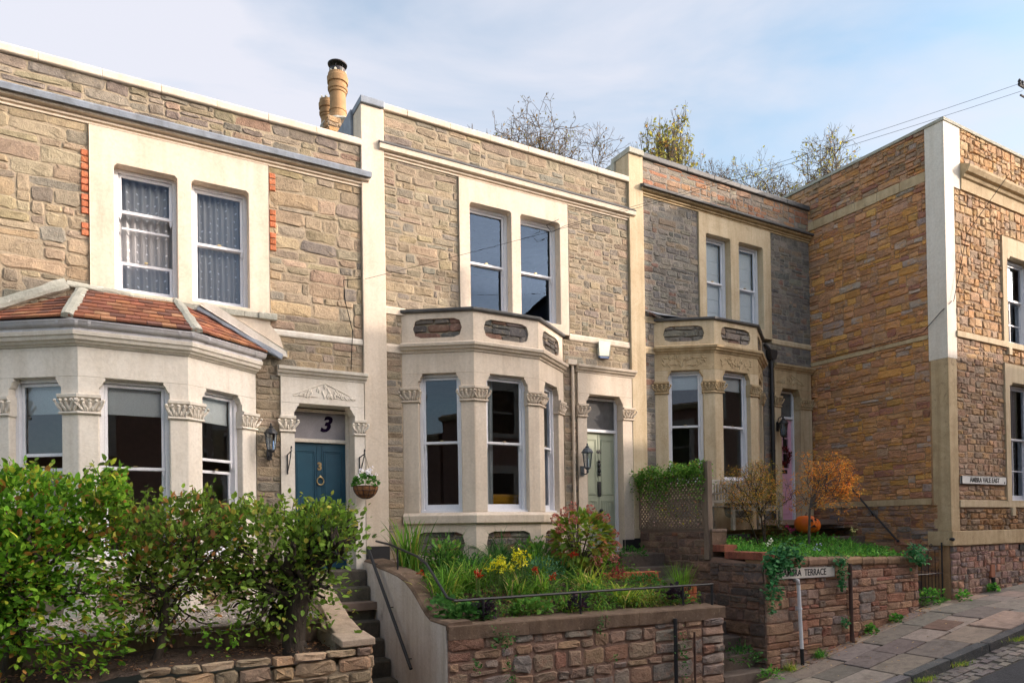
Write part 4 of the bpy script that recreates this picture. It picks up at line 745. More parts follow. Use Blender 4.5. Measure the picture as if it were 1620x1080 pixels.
# flat stones on the sloping street: unit block pushed onto the slope
fm = MB()
r_ = random.Random(2); o8 = [(-.5, -.47), (-.47, -.5), (.47, -.5), (.5, -.47), (.5, .47), (.47, .5), (-.47, .5), (-.5, .47)]
fm.add([(x, y, -1) for x, y in o8] + [(x, y, -.12) for x, y in o8] + [(x * .975, y * .975, 0) for x, y in o8], [(i, (i + 1) % 8, 8 + (i + 1) % 8, 8 + i) for i in range(8)] + [(8 + i, 8 + (i + 1) % 8, 16 + (i + 1) % 8, 16 + i) for i in range(8)] + [tuple(range(16, 24))])
slab_me = fm.mesh('slab', M_SMOOTH); slab_me2 = slab_me.copy(); slab_me2.materials.clear(); slab_me2.materials.append(M_STONE)
def flat(name, me, x0, x1, y0, y1, dz, t, c, parent, jit=.006, rz=0):
    xa, ya = (x0 + x1) / 2, (y0 + y1) / 2; sl = (zg(x1) - zg(x0)) / (x1 - x0); o = bpy.data.objects.new(name, me); link(o, parent)
    o.matrix_basis = Matrix.Translation((xa, ya, zg(xa) + dz + RND.uniform(-jit, jit))) @ Matrix.Rotation(rz, 4, 'Z') @ Matrix.Rotation(-math.atan(sl) + RND.uniform(-jit, jit), 4, 'Y') @ Matrix.Diagonal((x1 - x0 - .008, y1 - y0 - .008, t, 1)); o.color = (*c, 1); return o
PAL_F = [((.30, .245, .20), 4), ((.26, .225, .195), 3), ((.22, .19, .165), 3), ((.34, .25, .20), 1.2), ((.20, .175, .155), 2)]
rows = [0, .34, .62, .86, 1]
for k in range(4):
    x = 6.4 + k * .23
    while x < 17:
        w_ = r_.uniform(.55, 1.05)
        def yy(xx, t): return kerb_y(xx) + (6.96 - kerb_y(xx)) * t
        xm = x + w_ / 2; flat('flagstone', slab_me, x, x + w_, yy(xm, rows[k]), yy(xm, rows[k + 1]) , 0, .06, pick(PAL_F, r_), pv, .004, -.03 if k < 2 else 0); x += w_
x = 6.0; kb = thing('kerb', 'worn grey stone kerb along the edge of the flagged pavement', 'kerb', (6, 5.6, zg(6))); del kb['category'], kb['label']; kb['kind'] = 'structure'
while x < 16:
    w_ = r_.uniform(.7, 1.15); ym = kerb_y(x + w_ / 2); o = flat('kerb_stone', slab_me2, x, x + w_, ym - .16, ym + .0, .006, .16, pick([((.17, .165, .16), 3), ((.13, .13, .13), 2)], r_), kb, .003, -.114); x += w_
it_ = []
x = 8.0
while x < 13.6:
    for k in range(4):
        ym = kerb_y(x) - .17 - k * .113; sx_ = r_.uniform(.10, .17); flat('sett', slab_me2, x + (k % 2) * .05, x + sx_ + (k % 2) * .05, ym - .113, ym, -.112, .05, pick([((.26, .23, .21), 3), ((.19, .17, .16), 3), ((.33, .28, .24), 1.5)], r_), gt, .006, -.1)
    x += .155
# small iron cover in the pavement
flat('manhole_cover', slab_me, 10.95, 11.45, 5.95, 6.35, .012, .03, (.20, .13, .10), pv, 0)

# ------------------------------------------------------------ leaves and blades
def np_mesh(name, V, Fq, T, mat, parent=None, kind='stuff', local=False):
    me = bpy.data.meshes.new(name); nv, nf = len(V), len(Fq); k = Fq.shape[1]
    me.vertices.add(nv); me.vertices.foreach_set('co', V.astype('f').ravel()); me.loops.add(nf * k); me.loops.foreach_set('vertex_index', Fq.astype('i').ravel())
    me.polygons.add(nf); me.polygons.foreach_set('loop_start', np.arange(0, nf * k, k, dtype='i')); me.polygons.foreach_set('loop_total', np.full(nf, k, dtype='i'))
    me.update(calc_edges=True); me.materials.append(mat)
    a = me.color_attributes.new('tint', 'FLOAT_COLOR', 'POINT'); a.data.foreach_set('color', np.hstack([T, np.ones((nv, 1))]).astype('f').ravel())
    o = link(bpy.data.objects.new(name, me), parent, local)
    if kind: o['kind'] = kind
    return o
def norm(a): return a / (np.linalg.norm(a, axis=1, keepdims=True) + 1e-9)
OV = np.array([(0, 0, 0), (.3, .27, .07), (.72, .22, .06), (1, 0, -.04), (.72, -.22, .06), (.3, -.27, .07)]); OF = [(0, 1, 2, 3), (0, 3, 4, 5)]
LN = np.array([(0, 0, 0), (.3, .10, .03), (.72, .09, 0), (1, 0, -.12), (.72, -.09, 0), (.3, -.10, .03)])
RO = np.array([(0, 0, 0), (.12, .42, .08), (.68, .46, .10), (1, 0, .02), (.68, -.46, .10), (.12, -.42, .08)])
def colours(n, pal, rng=NP, j=.32):
    c = np.array([p[0] for p in pal]); w_ = np.array([p[1] for p in pal], float); k = rng.choice(len(pal), n, p=w_ / w_.sum()); return c[k] * rng.uniform(1 - j, 1 + j, (n, 1))
def leaves(name, P, A, size, pal, parent=None, shape=OV, tilt=.6, up=.5, kind='stuff', cols=None, local=False):
    n = len(P); A = norm(A + NP.normal(0, tilt, (n, 3))); U_ = norm(np.cross(A, norm(np.tile([0, 0, 1.0], (n, 1)) * up + NP.normal(0, .45, (n, 3))))); N_ = np.cross(U_, A); s_ = (size * NP.uniform(.5, 1.35, n))[:, None, None]
    V = P[:, None, :] + s_ * (shape[None, :, 0:1] * A[:, None, :] + shape[None, :, 1:2] * U_[:, None, :] + shape[None, :, 2:3] * N_[:, None, :])
    Fq = (np.array(OF)[None] + 6 * np.arange(n)[:, None, None]).reshape(-1, 4); T = np.repeat(colours(n, pal) if cols is None else cols, 6, 0); return np_mesh(name, V.reshape(-1, 3), Fq, T, M_LEAF, parent, kind, local)
def blades(name, P, az, lean, length, width, curve, pal, parent=None, seg=6, kind='stuff', tip=.35):
    """sword leaves that rise from P, leaning and drooping"""
    n = len(P); hd = np.stack([np.cos(az), np.sin(az), np.zeros(n)], 1); sdv = np.stack([-np.sin(az + NP.normal(0, .5, n)), np.cos(az + NP.normal(0, .5, n)), np.zeros(n)], 1); p = P.copy(); V = []
    ang = lean.copy(); st = (length / seg)
    for k in range(seg + 1):
        t = k / seg; wd = width * (1 - t ** 2.2) ** .8 * (.6 + .8 * min(t * 3, 1) * .5); V.append(p - sdv * wd[:, None] / 2); V.append(p + sdv * wd[:, None] / 2)
        d_ = hd * np.sin(ang)[:, None] + np.array([0, 0, 1.0]) * np.cos(ang)[:, None]; p = p + d_ * st[:, None]; ang = ang + curve / seg * (1 + 1.6 * t)
    V = np.stack(V, 1); m_ = 2 * (seg + 1); Fq = np.array([(2 * k, 2 * k + 1, 2 * k + 3, 2 * k + 2) for k in range(seg)])[None] + m_ * np.arange(n)[:, None, None]
    return np_mesh(name, V.reshape(-1, 3), Fq.reshape(-1, 4), np.repeat(colours(n, pal), m_, 0), M_LEAF, parent, kind)
def segs_mesh(name, segs, mat, parent=None, n=5, kind=None):
    """segs: (p0, p1, r0, r1)"""
    a = np.array([s[0] for s in segs], float); b = np.array([s[1] for s in segs], float); r0 = np.array([s[2] for s in segs]); r1 = np.array([s[3] for s in segs]); d_ = norm(b - a)
    ref = np.where(np.abs(d_[:, 2:3]) < .9, [[0, 0, 1.0]], [[1.0, 0, 0]]); u = norm(np.cross(d_, ref)); v = np.cross(d_, u); V = []
    for base_, rr, e in ((a, r0, -.15), (b, r1, .15)):
        for k in range(n): g = 2 * math.pi * k / n; V.append(base_ + d_ * (rr * e)[:, None] + (u * math.cos(g) + v * math.sin(g)) * rr[:, None])
    V = np.stack(V, 1); Fq = np.array([(k, (k + 1) % n, n + (k + 1) % n, n + k) for k in range(n)])[None] + 2 * n * np.arange(len(a))[:, None, None]
    o = np_mesh(name, V.reshape(-1, 3), Fq.reshape(-1, 4), np.ones((2 * n * len(a), 3)), mat, parent, kind); 
    o.data.polygons.foreach_set('use_smooth', [True] * len(o.data.polygons)); return o
def grow(p, d_, r, length, depth, rng, segs, tips, wob=.25, split=(2, 3), ang=.55, shrink=.72, up=.06, bound=None):
    k = max(2, int(3 + depth * .5)); st = length / k; p = np.array(p, float); d_ = np.array(d_, float)
    for i in range(k):
        d_ = d_ + rng.normal(0, wob, 3) * .5; d_[2] += up; d_ /= np.linalg.norm(d_); q = p + d_ * st
        if bound is not None: q = np.minimum(np.maximum(q, bound[0]), bound[1])
        rr = r * (1 - .28 * (i + 1) / k); segs.append((p, q, r * (1 - .28 * i / k), rr)); p = q
        if depth <= 1: tips.append((q.copy(), d_.copy()))
        elif rng.random() < .35 and i < k - 1: dd_ = d_ + rng.normal(0, ang, 3); grow(p, dd_ / np.linalg.norm(dd_), rr * .6, length * shrink * .8, depth - 1, rng, segs, tips, wob, split, ang, shrink, up, bound)
    if depth > 0:
        for _ in range(rng.integers(split[0], split[1] + 1)):
            dd_ = d_ + rng.normal(0, ang, 3); grow(p, dd_ / np.linalg.norm(dd_), r * .68, length * shrink, depth - 1, rng, segs, tips, wob, split, ang, shrink, up, bound)
def plant(name, label, cat, group, o, part_name='leaves'):
    """hang one mass of leaves under a named plant"""
    me = o.data; c = np.empty(len(me.vertices) * 3, 'f'); me.vertices.foreach_get('co', c); c = c.reshape(-1, 3); l = (float(c[:, 0].mean()), float(c[:, 1].mean()), float(c[:, 2].min()))
    o.name = part_name; me.name = part_name; T = thing(name, label, cat, l, group); o.parent = T; o.matrix_parent_inverse = Matrix.Translation(-Vector(l)); o['kind'] = 'stuff'; return T
G = lambda *c: c
PAL_HEDGE = [((0.125, 0.288, 0.025), 5), ((0.213, 0.388, 0.037), 4), ((0.081, 0.188, 0.020), 4), ((0.400, 0.450, 0.050), 1.6), ((0.425, 0.200, 0.050), .6), ((0.250, 0.125, 0.037), .5)]
PAL_HEDGE2 = [((0.138, 0.237, 0.037), 5), ((0.213, 0.325, 0.050), 3.5), ((0.094, 0.150, 0.031), 4), ((0.350, 0.325, 0.062), 1.3), ((0.400, 0.188, 0.062), 1.2), ((0.250, 0.125, 0.062), .9)]

# ------------------------------------------------------------ left garden
GW3 = thing('garden_wall', 'low sandstone garden wall under the hornbeam hedge, left of the stone steps', 'wall', (0, 6.92, .2)); F3 = Fr((-3, 6.92), (2.28, 6.92)); F3R = Fr((2.28, 6.92), (2.28, 9.3))
q = MB(); q.box(F3, 0, 5.28, -.28, .012, -.6, 1.66); q.box(F3R, .28, 2.4, -.28, -.01, -.3, 1.9); w3 = q.build('wall', M_MORT, GW3); it = []
PAL_S = [((.42, .28, .17), 4), ((.36, .27, .18), 3), ((.46, .33, .22), 2), ((.30, .22, .16), 2)]
stones(it, F3, 0, 5.28, .2, 1.58, (.11, .2), (1.2, 2.6), PAL_S, .05, seed=61, gap=.009); stones(it, F3, 0, 3.2, 1.58, 1.70, (.12, .13), (2.2, 4.2), PAL_S, .06, seed=62, gap=.009); stones(it, F3, 3.2, 5.28, 1.58, 1.82, (.10, .16), (1.6, 3.2), PAL_S, .06, seed=62, gap=.009)
stones(it, F3R, 0, 2.4, -.2, 1.85, (.12, .2), (1.4, 2.8), PAL_S, .04, seed=63); lay(it, w3, (M_STONE, M_STONEA))
for k, (ya, yb, za, zb, xa, xb) in enumerate(((6.90, 7.28, 1.83, 1.86, 1.98, 2.33), (7.28, 7.66, 1.86, 1.95, 2.02, 2.31), (7.66, 8.1, 1.95, 2.14, 2.05, 2.30), (8.1, 8.7, 2.14, 2.40, 2.06, 2.30))):
    q = MB(); t = .075; q.hexa([(xa, ya + .002, za), (xb, ya + .002, za), (xb, yb, zb), (xa, yb, zb), (xa, ya + .002, za + t), (xb, ya + .002, za + t), (xb, yb, zb + t), (xa, yb, zb + t)]); o = q.build('coping_stone', M_SMOOTH, GW3, bevel=.012); o.color = (.42, .33, .25, 1)
st3 = thing('stone_steps', 'flight of worn stone steps between the hedge and the sloping white wall', 'steps', (2.7, 8.4, .4))
tops = [2.45, 2.225, 2.01, 1.80, 1.575, 1.345, 1.13, .90, .68, .45, .22]; ys = [9.50, 9.36, 9.16, 8.98, 8.80, 8.55, 8.30, 8.06, 7.82, 7.58, 7.34]
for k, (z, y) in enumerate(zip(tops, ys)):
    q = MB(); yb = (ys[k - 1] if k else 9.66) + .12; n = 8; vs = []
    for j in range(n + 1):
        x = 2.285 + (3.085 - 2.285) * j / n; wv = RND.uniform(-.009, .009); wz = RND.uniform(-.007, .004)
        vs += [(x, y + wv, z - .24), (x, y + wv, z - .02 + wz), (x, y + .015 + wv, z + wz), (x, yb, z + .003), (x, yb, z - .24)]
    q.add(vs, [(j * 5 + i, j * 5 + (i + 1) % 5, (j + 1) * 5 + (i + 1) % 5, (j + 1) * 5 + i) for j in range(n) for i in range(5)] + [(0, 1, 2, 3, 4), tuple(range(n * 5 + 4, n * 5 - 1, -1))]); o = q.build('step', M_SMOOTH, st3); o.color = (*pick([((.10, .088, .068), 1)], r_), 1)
def field(name, x0, x1, y0, y1, zf, mat, nx=24, ny=12, j=.01, kind='structure'):
    vs = [(x0 + (x1 - x0) * i / nx, y0 + (y1 - y0) * k / ny, zf(x0 + (x1 - x0) * i / nx, y0 + (y1 - y0) * k / ny) + RND.uniform(-j, j)) for i in range(nx + 1) for k in range(ny + 1)]
    n = ny + 1; q = MB(); q.add(vs, [(i * n + k, (i + 1) * n + k, (i + 1) * n + k + 1, i * n + k + 1) for i in range(nx) for k in range(ny)]); o = q.build(name, mat, smooth=True); o['kind'] = kind; return o
field('soil', -3, 2.06, 7.0, 7.96, lambda x, y: 1.74 + .06 * (y - 7) + .04 * math.sin(x * 3), M_SOIL, 50, 14, .014)
field('gravel_ground', -3, 2.1, 7.9, 9.7, lambda x, y: 1.97 + .09 * (y - 7.9), M_GRAV, 30, 14, .006)
# gravel chips
n = 5200; P_ = np.stack([NP.uniform(-2, 2.05, n), NP.uniform(8.0, 9.05, n), np.zeros(n)], 1); P_[:, 2] = 1.975 + .09 * (P_[:, 1] - 7.9)
CH = np.array([(0, 0, 0), (.3, .45, .1), (.8, .4, .2), (1, 0, .3), (.7, -.4, .2), (.2, -.45, .1)]); leaves('gravel_chips', P_, NP.normal(0, 1, (n, 3)) * [1, 1, .2], .026, [((.52, .47, .41), 3), ((.40, .35, .30), 2), ((.66, .62, .57), 1)], None, CH, .2, 3)
q = MB(); q.xbox(-3, 2.05, 7.93, 8.03, 1.72, 2.01); o = q.build('timber_edging', M_WOOD, bevel=.01); tag(o, 'dark timber edging board between gravel and hedge soil', 'edging')
# fallen leaves and twigs on the bed
n = 900; P_ = np.stack([NP.uniform(-1.6, 2.0, n), NP.uniform(7.02, 7.9, n), np.full(n, 1.80)], 1); leaves('fallen_leaves', P_, NP.normal(0, 1, (n, 3)) * [1, 1, .1], .035, [((.20, .10, .05), 3), ((.10, .06, .04), 4), ((.33, .22, .12), 1)], None, OV, .25, 2)
# hornbeams
def hedge_tree(x, label, seed, nl, boxx, top, pal, dense, trunk=.07, low=2.15, size=.068, yc=7.45, fill=.16):
    T = thing('hornbeam_tree', label, 'hedge tree', (x, yc, 1.75), 'clipped hornbeams along the garden wall'); rng = np.random.default_rng(seed); segs = []; tips = []
    b = (np.array([boxx[0], yc - .33, low]), np.array([boxx[1], yc + .35, top]))
    p = np.array([x, yc, 1.7]); d_ = np.array([rng.normal(0, .08), 0, 1.0]); pts = []; r = trunk
    for k in range(5): q_ = p + d_ * .16 + rng.normal(0, .022, 3); segs.append((p, q_, r * (1.25 if k == 0 else 1), r * .95)); p = q_; r *= .95; pts.append(p)
    for k in range(7):
        sx_ = (-1) ** k; dd_ = np.array([sx_ * rng.uniform(.5, 1.2), rng.normal(0, .3), rng.uniform(.2, 1.1)]); grow(pts[min(4, (1 if trunk > .1 else 2) + k // 2)], dd_ / np.linalg.norm(dd_), r * (rng.uniform(.62, .85) if trunk > .1 and k < 3 else rng.uniform(.4, .6)), .34, 3, rng, segs, tips, .5, (2, 3), .75, .78, .05, b)
    segs_mesh('trunk', segs, M_BARK, T, 7)
    # leafy twigs through the clipped volume, thicker at the top
    tp = np.array([t[0] for t in tips]); k = len(tp); idx = rng.integers(0, k, nl); P_ = tp[idx] + rng.normal(0, 1, (nl, 3)) * [.10, .09, .08]
    m_ = int(nl * dense); P2 = np.stack([rng.uniform(b[0][0], b[1][0], m_), rng.uniform(b[0][1], b[1][1], m_), b[1][2] - np.abs(rng.normal(0, .26, m_))], 1); m3 = int(nl * fill); P3 = np.stack([rng.uniform(b[0][0], b[1][0], m3), b[0][1] + np.abs(rng.normal(0, .16, m3)), rng.uniform(b[0][2], b[1][2], m3)], 1); gp = np.sin(P3[:, 0] * 8.1 + seed) * np.sin(P3[:, 2] * 9.3 + seed * 2) + .5 * np.sin(P3[:, 0] * 17 + P3[:, 2] * 13); P3 = P3[(gp > -.35) | (fill > .6)]; P2 = np.vstack([P2, P3]); P2[:, 2] += .07 * np.sin(P2[:, 0] * 9 + seed) + rng.normal(0, .03, len(P2)); P_ = np.vstack([P_, P2])
    A = norm(P_ - [x, yc, 2.5]) + [0, -.25, .15]; leaves('foliage', P_, A, size, pal, T, OV, .7, .9)
    # protruding shoots
    sg = []; LP = []
    for _ in range(26):
        s0 = np.array([rng.uniform(*boxx), rng.uniform(b[0][1], b[1][1]), top - .06]); dv = np.array([rng.normal(0, .25), rng.normal(0, .2), 1]); L_ = rng.uniform(.06, .24); s1 = s0 + dv * L_; sg.append((s0, s1, .004, .002)); LP += [s0 + dv * L_ * t + rng.normal(0, .012, 3) for t in np.linspace(.1, 1, 8)]
    segs_mesh('twigs', sg, M_BARK, T, 4, 'stuff'); LP = np.array(LP); leaves('shoot_leaves', LP, np.tile([0, 0, .6], (len(LP), 1)), size * .9, [((.16, .26, .03), 3), ((.26, .30, .05), 2), ((.09, .16, .02), 2)], T, OV, .8, .8)
    return T
hedge_tree(-.78, 'densest and greenest hornbeam, at the left edge of the hedge', 1, 4600, (-1.9, .12), 3.52, PAL_HEDGE, .55, .08, 1.80, fill=.75)
hedge_tree(.375, 'thin-trunked hornbeam in the middle of the hedge, leaves turning bronze', 2, 3000, (-.2, 1.12), 3.29, PAL_HEDGE2, .42, .045, 2.02)
hedge_tree(1.66, 'thick gnarled hornbeam beside the stone steps', 3, 3000, (1.0, 2.24), 3.22, PAL_HEDGE2[:4] + [((.17, .30, .04), 3)], .45, .125, 2.0)
# big bare limbs of the gnarled one
for x, y, lab in ((.95, 7.15, 'young green hornbeam sucker beside the wall top stones'), (-.35, 7.2, 'small leafy hornbeam sucker left of the thin trunk')):
    n = 34; P_ = NP.normal(0, 1, (n, 3)) * [.11, .06, .06] + [x, y, 1.95]; o = leaves('hedge_sucker', P_, NP.normal(0, .5, (n, 3)) + [0, -.3, .2], .062, PAL_HEDGE[:3], None, OV, .5, 1, None); plant('hedge_sucker', lab, 'plant', None, o)

# ------------------------------------------------------------ sloping rendered wall and its handrail
RW = thing('rendered_wall', 'sloping grey white rendered wall with brown coping beside the steps', 'wall', (3.2, 8.2, .5)); SF = Fr((3.1, 9.64), (3.1, 6.88))
prof = [(0, 2.55), (.33, 2.53), (.65, 2.475), (1.0, 2.445), (1.33, 2.405), (1.56, 2.355), (1.77, 2.27), (1.92, 2.19), (2.06, 2.10), (2.2, 2.02), (2.35, 1.965), (2.76, 1.955)]
q = MB(); q.prism(SF, [(0, -.3), (2.76, -.3)] + [(u, z) for u, z in prof[::-1]], [], -.20, 0); q.build('wall', M_RENDW, RW)
q = MB(); vs = []
pc = [(0, 2.56, .0), (.33, 2.545, .0), (.65, 2.49, .01), (1.0, 2.46, .01), (1.33, 2.42, .012), (1.56, 2.37, .015), (1.77, 2.285, .015), (1.92, 2.205, .015), (2.06, 2.115, .01), (2.2, 2.035, .005), (2.35, 1.98, 0), (2.80, 1.972, 0)]
for u, z, o_ in pc:
    for d_, dz in ((-.005, -.06), (.0, .0), (-.03, .022), (-.28, .03), (-.30, .0), (-.30, -.06)): vs.append(SF.P(u, d_ + o_ * 0, z + dz))
q.add(vs, [(i * 6 + j, i * 6 + (j + 1) % 6, (i + 1) * 6 + (j + 1) % 6, (i + 1) * 6 + j) for i in range(len(pc) - 1) for j in range(6)] + [(0, 1, 2, 3, 4, 5), tuple(range(len(vs) - 1, len(vs) - 7, -1))]); q.build('coping', M_CONC, RW)
q = MB(); a = (3.03, 9.25, 2.76); b = (3.03, 7.72, 1.37); q.tube([a, (3.03, 8.5, 2.08), b], .021, 10); hr = q.build('handrail', M_BLACK); tag(hr, 'straight black handrail fixed to the sloping white wall', 'handrail')
for t in (.12, .5, .9):
    q = MB(); p = [a[i] + (b[i] - a[i]) * t for i in range(3)]; q.tube([p, (3.06, p[1], p[2] - .05), (3.10, p[1], p[2] - .05)], .008, 6); q.build('bracket', M_BLACK, hr)

# ------------------------------------------------------------ middle garden
GW4 = thing('garden_wall', 'brown rubble garden wall with concrete coping in front of the flower bed', 'wall', (5.15, 6.88, .6)); F4 = Fr((3.1, 6.88), (7.2, 6.88))
q = MB(); q.box(F4, .02, 4.1, -.3, .012, -.2, 1.83); F4R = Fr((7.2, 6.88), (7.2, 9.3)); q.box(F4R, .31, 2.4, -.25, -.01, -.2, 1.9); w4 = q.build('wall', M_MORTR, GW4); it = []
PAL_G4 = [((0.336, 0.238, 0.175), 4), ((0.280, 0.231, 0.196), 3), ((0.392, 0.259, 0.168), 3), ((0.252, 0.224, 0.203), 2), ((0.308, 0.168, 0.119), 2)]
stones(it, F4, .02, 3.72, -.1, 1.83, (.10, .24), (1.0, 2.3), PAL_G4, .034, seed=71, gap=.015); stones(it, F4, 3.72, 4.1, -.1, 1.76, (.10, .16), (1.6, 3), PAL_G4, .055, seed=72, gap=.008); stones(it, F4R, 0, 2.4, .4, 1.88, (.1, .2), (1, 2.4), PAL_G4, .04, seed=73)
lay(it, w4, (M_RED, M_REDA))
L_ = [.012, 1.02, 2.1, 2.62, 4.12]
for a_, b_ in zip(L_[:-1], L_[1:]):
    q = MB(); z0 = lambda u: 1.965 - .017 * u; hh = .16; n = 8; vs = []
    for i in range(n + 1):
        u = a_ + .002 + (b_ - a_ - .004) * i / n; r1, r2 = RND.uniform(-.004, .004), RND.uniform(-.006, .006)
        for d_, z in ((-.32, z0(u) - hh), (.05 + r1, z0(u) - hh + r2), (.055 + r1, z0(u) - .015), (.045, z0(u)), (-.32, z0(u) + .01)): vs.append(F4.P(u, d_, z))
    q.add(vs, [(i * 5 + j, i * 5 + (j + 1) % 5, (i + 1) * 5 + (j + 1) % 5, (i + 1) * 5 + j) for i in range(n) for j in range(5)] + [(0, 1, 2, 3, 4), tuple(range(n * 5 + 4, n * 5 - 1, -1))]); q.build('coping_stone', M_CONC, GW4)
for x, nm, z0, z1, mt, rr in ((6.29, 'iron_strap', .3, 1.80, M_BLACK, .026), (6.62, 'thin_pipe', .3, 1.60, M_RUST, .014)):
    q = MB(); q.tube([(x, 6.80, z0), (x, 6.80, z1)], rr, 8); o = q.build(nm, mt); tag(o, {'iron_strap': 'black iron post fixed to the face of the rubble garden wall', 'thin_pipe': 'thin rusty pipe on the garden wall right of the black post'}[nm], {'iron_strap': 'post', 'thin_pipe': 'pipe'}[nm])
zs4 = lambda x, y: 1.93 - .017 * (x - 3.1) + (2.46 - 1.93) * max(0, (y - 7.15) / 1.95) + .02 * math.sin(x * 5 + y * 3)
field('soil', 3.32, 7.19, 7.1, 9.12, zs4, M_SOIL, 50, 24, .016)
# railing
RL = thing('railing', 'low black iron railing with scrolled brackets along the garden wall coping', 'railing', (5.2, 7.0, 1.95))
q = MB(); side = [(3.22, 9.45, 2.84), (3.22, 8.9, 2.80), (3.22, 8.32, 2.72), (3.22, 7.95, 2.67), (3.22, 7.67, 2.59), (3.22, 7.42, 2.44), (3.24, 7.13, 2.23), (3.30, 7.02, 2.205)]; q.tube(side, .016, 8); q.tube([(3.22, 8.62, 2.77), (3.22, 8.62, 2.42)], .012, 8); q.build('side_rail', M_BLACK, RL)
q = MB(); q.tube([(3.27, 7.02, 2.205), (5.2, 7.01, 2.20), (7.17, 7.0, 2.185)], .016, 8); q.build('top_rail', M_BLACK, RL)
q = MB(); q.tube([(7.15, 7.0, 2.19), (7.15, 7.0, 1.90)], .020, 8); q.build('post', M_BLACK, RL)
for x in (3.62, 4.95, 6.62):
    q = MB(); q.tube([(x, 7.0, 2.20), (x, 7.0, 1.93)], .014, 8)
    for sg_ in (-1, 1):
        for k, (sx_, zz, r0) in enumerate(((.07, .055, .035), (.06, .14, .03), (.12, .04, .028))): q.tube([(x + sg_ * (sx_ + r0 * (1 - t / 9) * math.cos(t)), 7.0, 2.19 - zz + r0 * (1 - t / 9) * math.sin(t)) for t in np.linspace(0, 7, 14)], .007, 5)
    q.build('scroll_bracket', M_BLACK, RL)
# brick ends beside the path
def brick_wall(name, label, a, b, z0, rows_, t=.21):
    T = thing(name, label, 'brick wall', (*a, z0)); f = Fr(a, b); n = round(f.L / .073); q = MB(); q.box(f, 0, f.L, -t + .01, -.01, z0, z0 + rows_ * .075); bd = q.build('mortar_core', M_MORTR, T)
    for rr in range(rows_):
        for k in range(int(f.L / .225) + 1):
            u = k * .225 - (rr % 2) * .11; 
            if u + .2 > f.L or u < -.01: u = max(0, min(u, f.L - .21))
            q = MB(); c = pick(PAL_BR, r_); q.box(f, u, u + .215, -t, 0, z0 + rr * .075, z0 + rr * .075 + .066); o = q.build('brick', M_TILE, T, bevel=.006); o.color = (*c, 1)
    for k in range(n): q = MB(); u = k * .073; q.box(f, u, u + .065, -t - .006, .006, z0 + rows_ * .075, z0 + rows_ * .075 + .10 + RND.uniform(-.004, .004)); o = q.build('brick', M_TILE, T, bevel=.006); o.color = (*pick(PAL_BR, r_), 1)
brick_wall('low_brick_wall', 'low red brick edging wall with bricks on edge among the flowers', (6.32, 8.35), (7.18, 8.05), 2.13, 1); brick_wall('low_brick_pier', 'single red brick pier behind the right end of the railing', (6.98, 7.35), (7.18, 7.33), 1.88, 2, .2)
st4 = thing('stone_steps', 'shadowed stone steps up to the pale green door, between two garden walls', 'steps', (7.7, 7.6, .9))
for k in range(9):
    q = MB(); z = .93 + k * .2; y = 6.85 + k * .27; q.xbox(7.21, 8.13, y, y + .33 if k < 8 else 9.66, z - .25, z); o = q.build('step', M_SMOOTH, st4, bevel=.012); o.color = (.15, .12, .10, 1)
# sword-leaved clumps
PAL_IR = [((0.115, 0.257, 0.030), 4), ((0.176, 0.324, 0.041), 3), ((0.068, 0.162, 0.027), 3), ((0.351, 0.378, 0.068), 1), ((0.405, 0.297, 0.135), .5)]
PAL_IRY = [((0.230, 0.351, 0.041), 4), ((0.365, 0.405, 0.054), 3), ((0.135, 0.257, 0.034), 2), ((0.567, 0.446, 0.162), .8)]
PAL_DK = [((0.047, 0.135, 0.034), 4), ((0.081, 0.189, 0.041), 3), ((0.034, 0.095, 0.027), 3)]
def clump(x, y, label, n=70, h=.45, pal=PAL_IR, lean=.35, curve=1.0, w_=.017, spread=.07, name='iris_clump', z=None, group=None, zf=zs4):
    n = int(n * 1.7); h = h * 1.12; z = zf(x, y) if z is None else z; P_ = np.stack([x + NP.normal(0, spread, n), y + NP.normal(0, spread, n), np.full(n, z - .02)], 1)
    o = blades(name, P_, NP.uniform(0, 6.283, n), np.abs(NP.normal(0, lean, n)), h * NP.uniform(.55, 1.15, n), w_ * NP.uniform(.7, 1.3, n), curve * NP.uniform(.3, 1.6, n), pal, None, 7, None); return plant(name, label, 'plant', group, o, 'blades')
clump(3.47, 8.85, 'tall upright sword-leaved clump by the pilaster foot', 70, .70, PAL_IR, .16, .35, .026, .06, 'crocosmia_clump')
clump(3.55, 8.4, 'low leafy blades below the tall clump by the side rail', 60, .36, PAL_DK, .5, 1)
for a in ((3.42, 7.75, 'arching clump inside the bend of the side rail', 70, .46), (3.66, 7.95, 'tallest arching iris clump behind the side rail', 80, .60), (4.05, 8.15, 'wide arching clump between the side rail and yellow flowers', 70, .50), (4.46, 7.7, 'upright broad blades directly under the yellow flowers', 60, .42),
          (4.92, 7.85, 'upright clump right of the yellow flowers', 70, .46), (5.15, 7.45, 'low blades leaning over the middle of the rail', 50, .34), (4.30, 8.75, 'dark arching clump under the first bay window', 70, .42), (4.75, 8.8, 'dark arching clump under the middle of the bay sill', 70, .44),
          (5.35, 8.75, 'dark glossy strap leaves left of the hydrangea', 80, .46), (4.05, 8.92, 'tall dark reedy leaves against the first stone panel', 70, .62), (4.9, 8.9, 'tall dark reedy leaves against the middle stone panel', 80, .60), (5.25, 8.5, 'green blades between the columbine and hydrangea', 60, .5)): clump(*a, pal=PAL_DK if 'dark' in a[2] else PAL_IR, w_=.02)
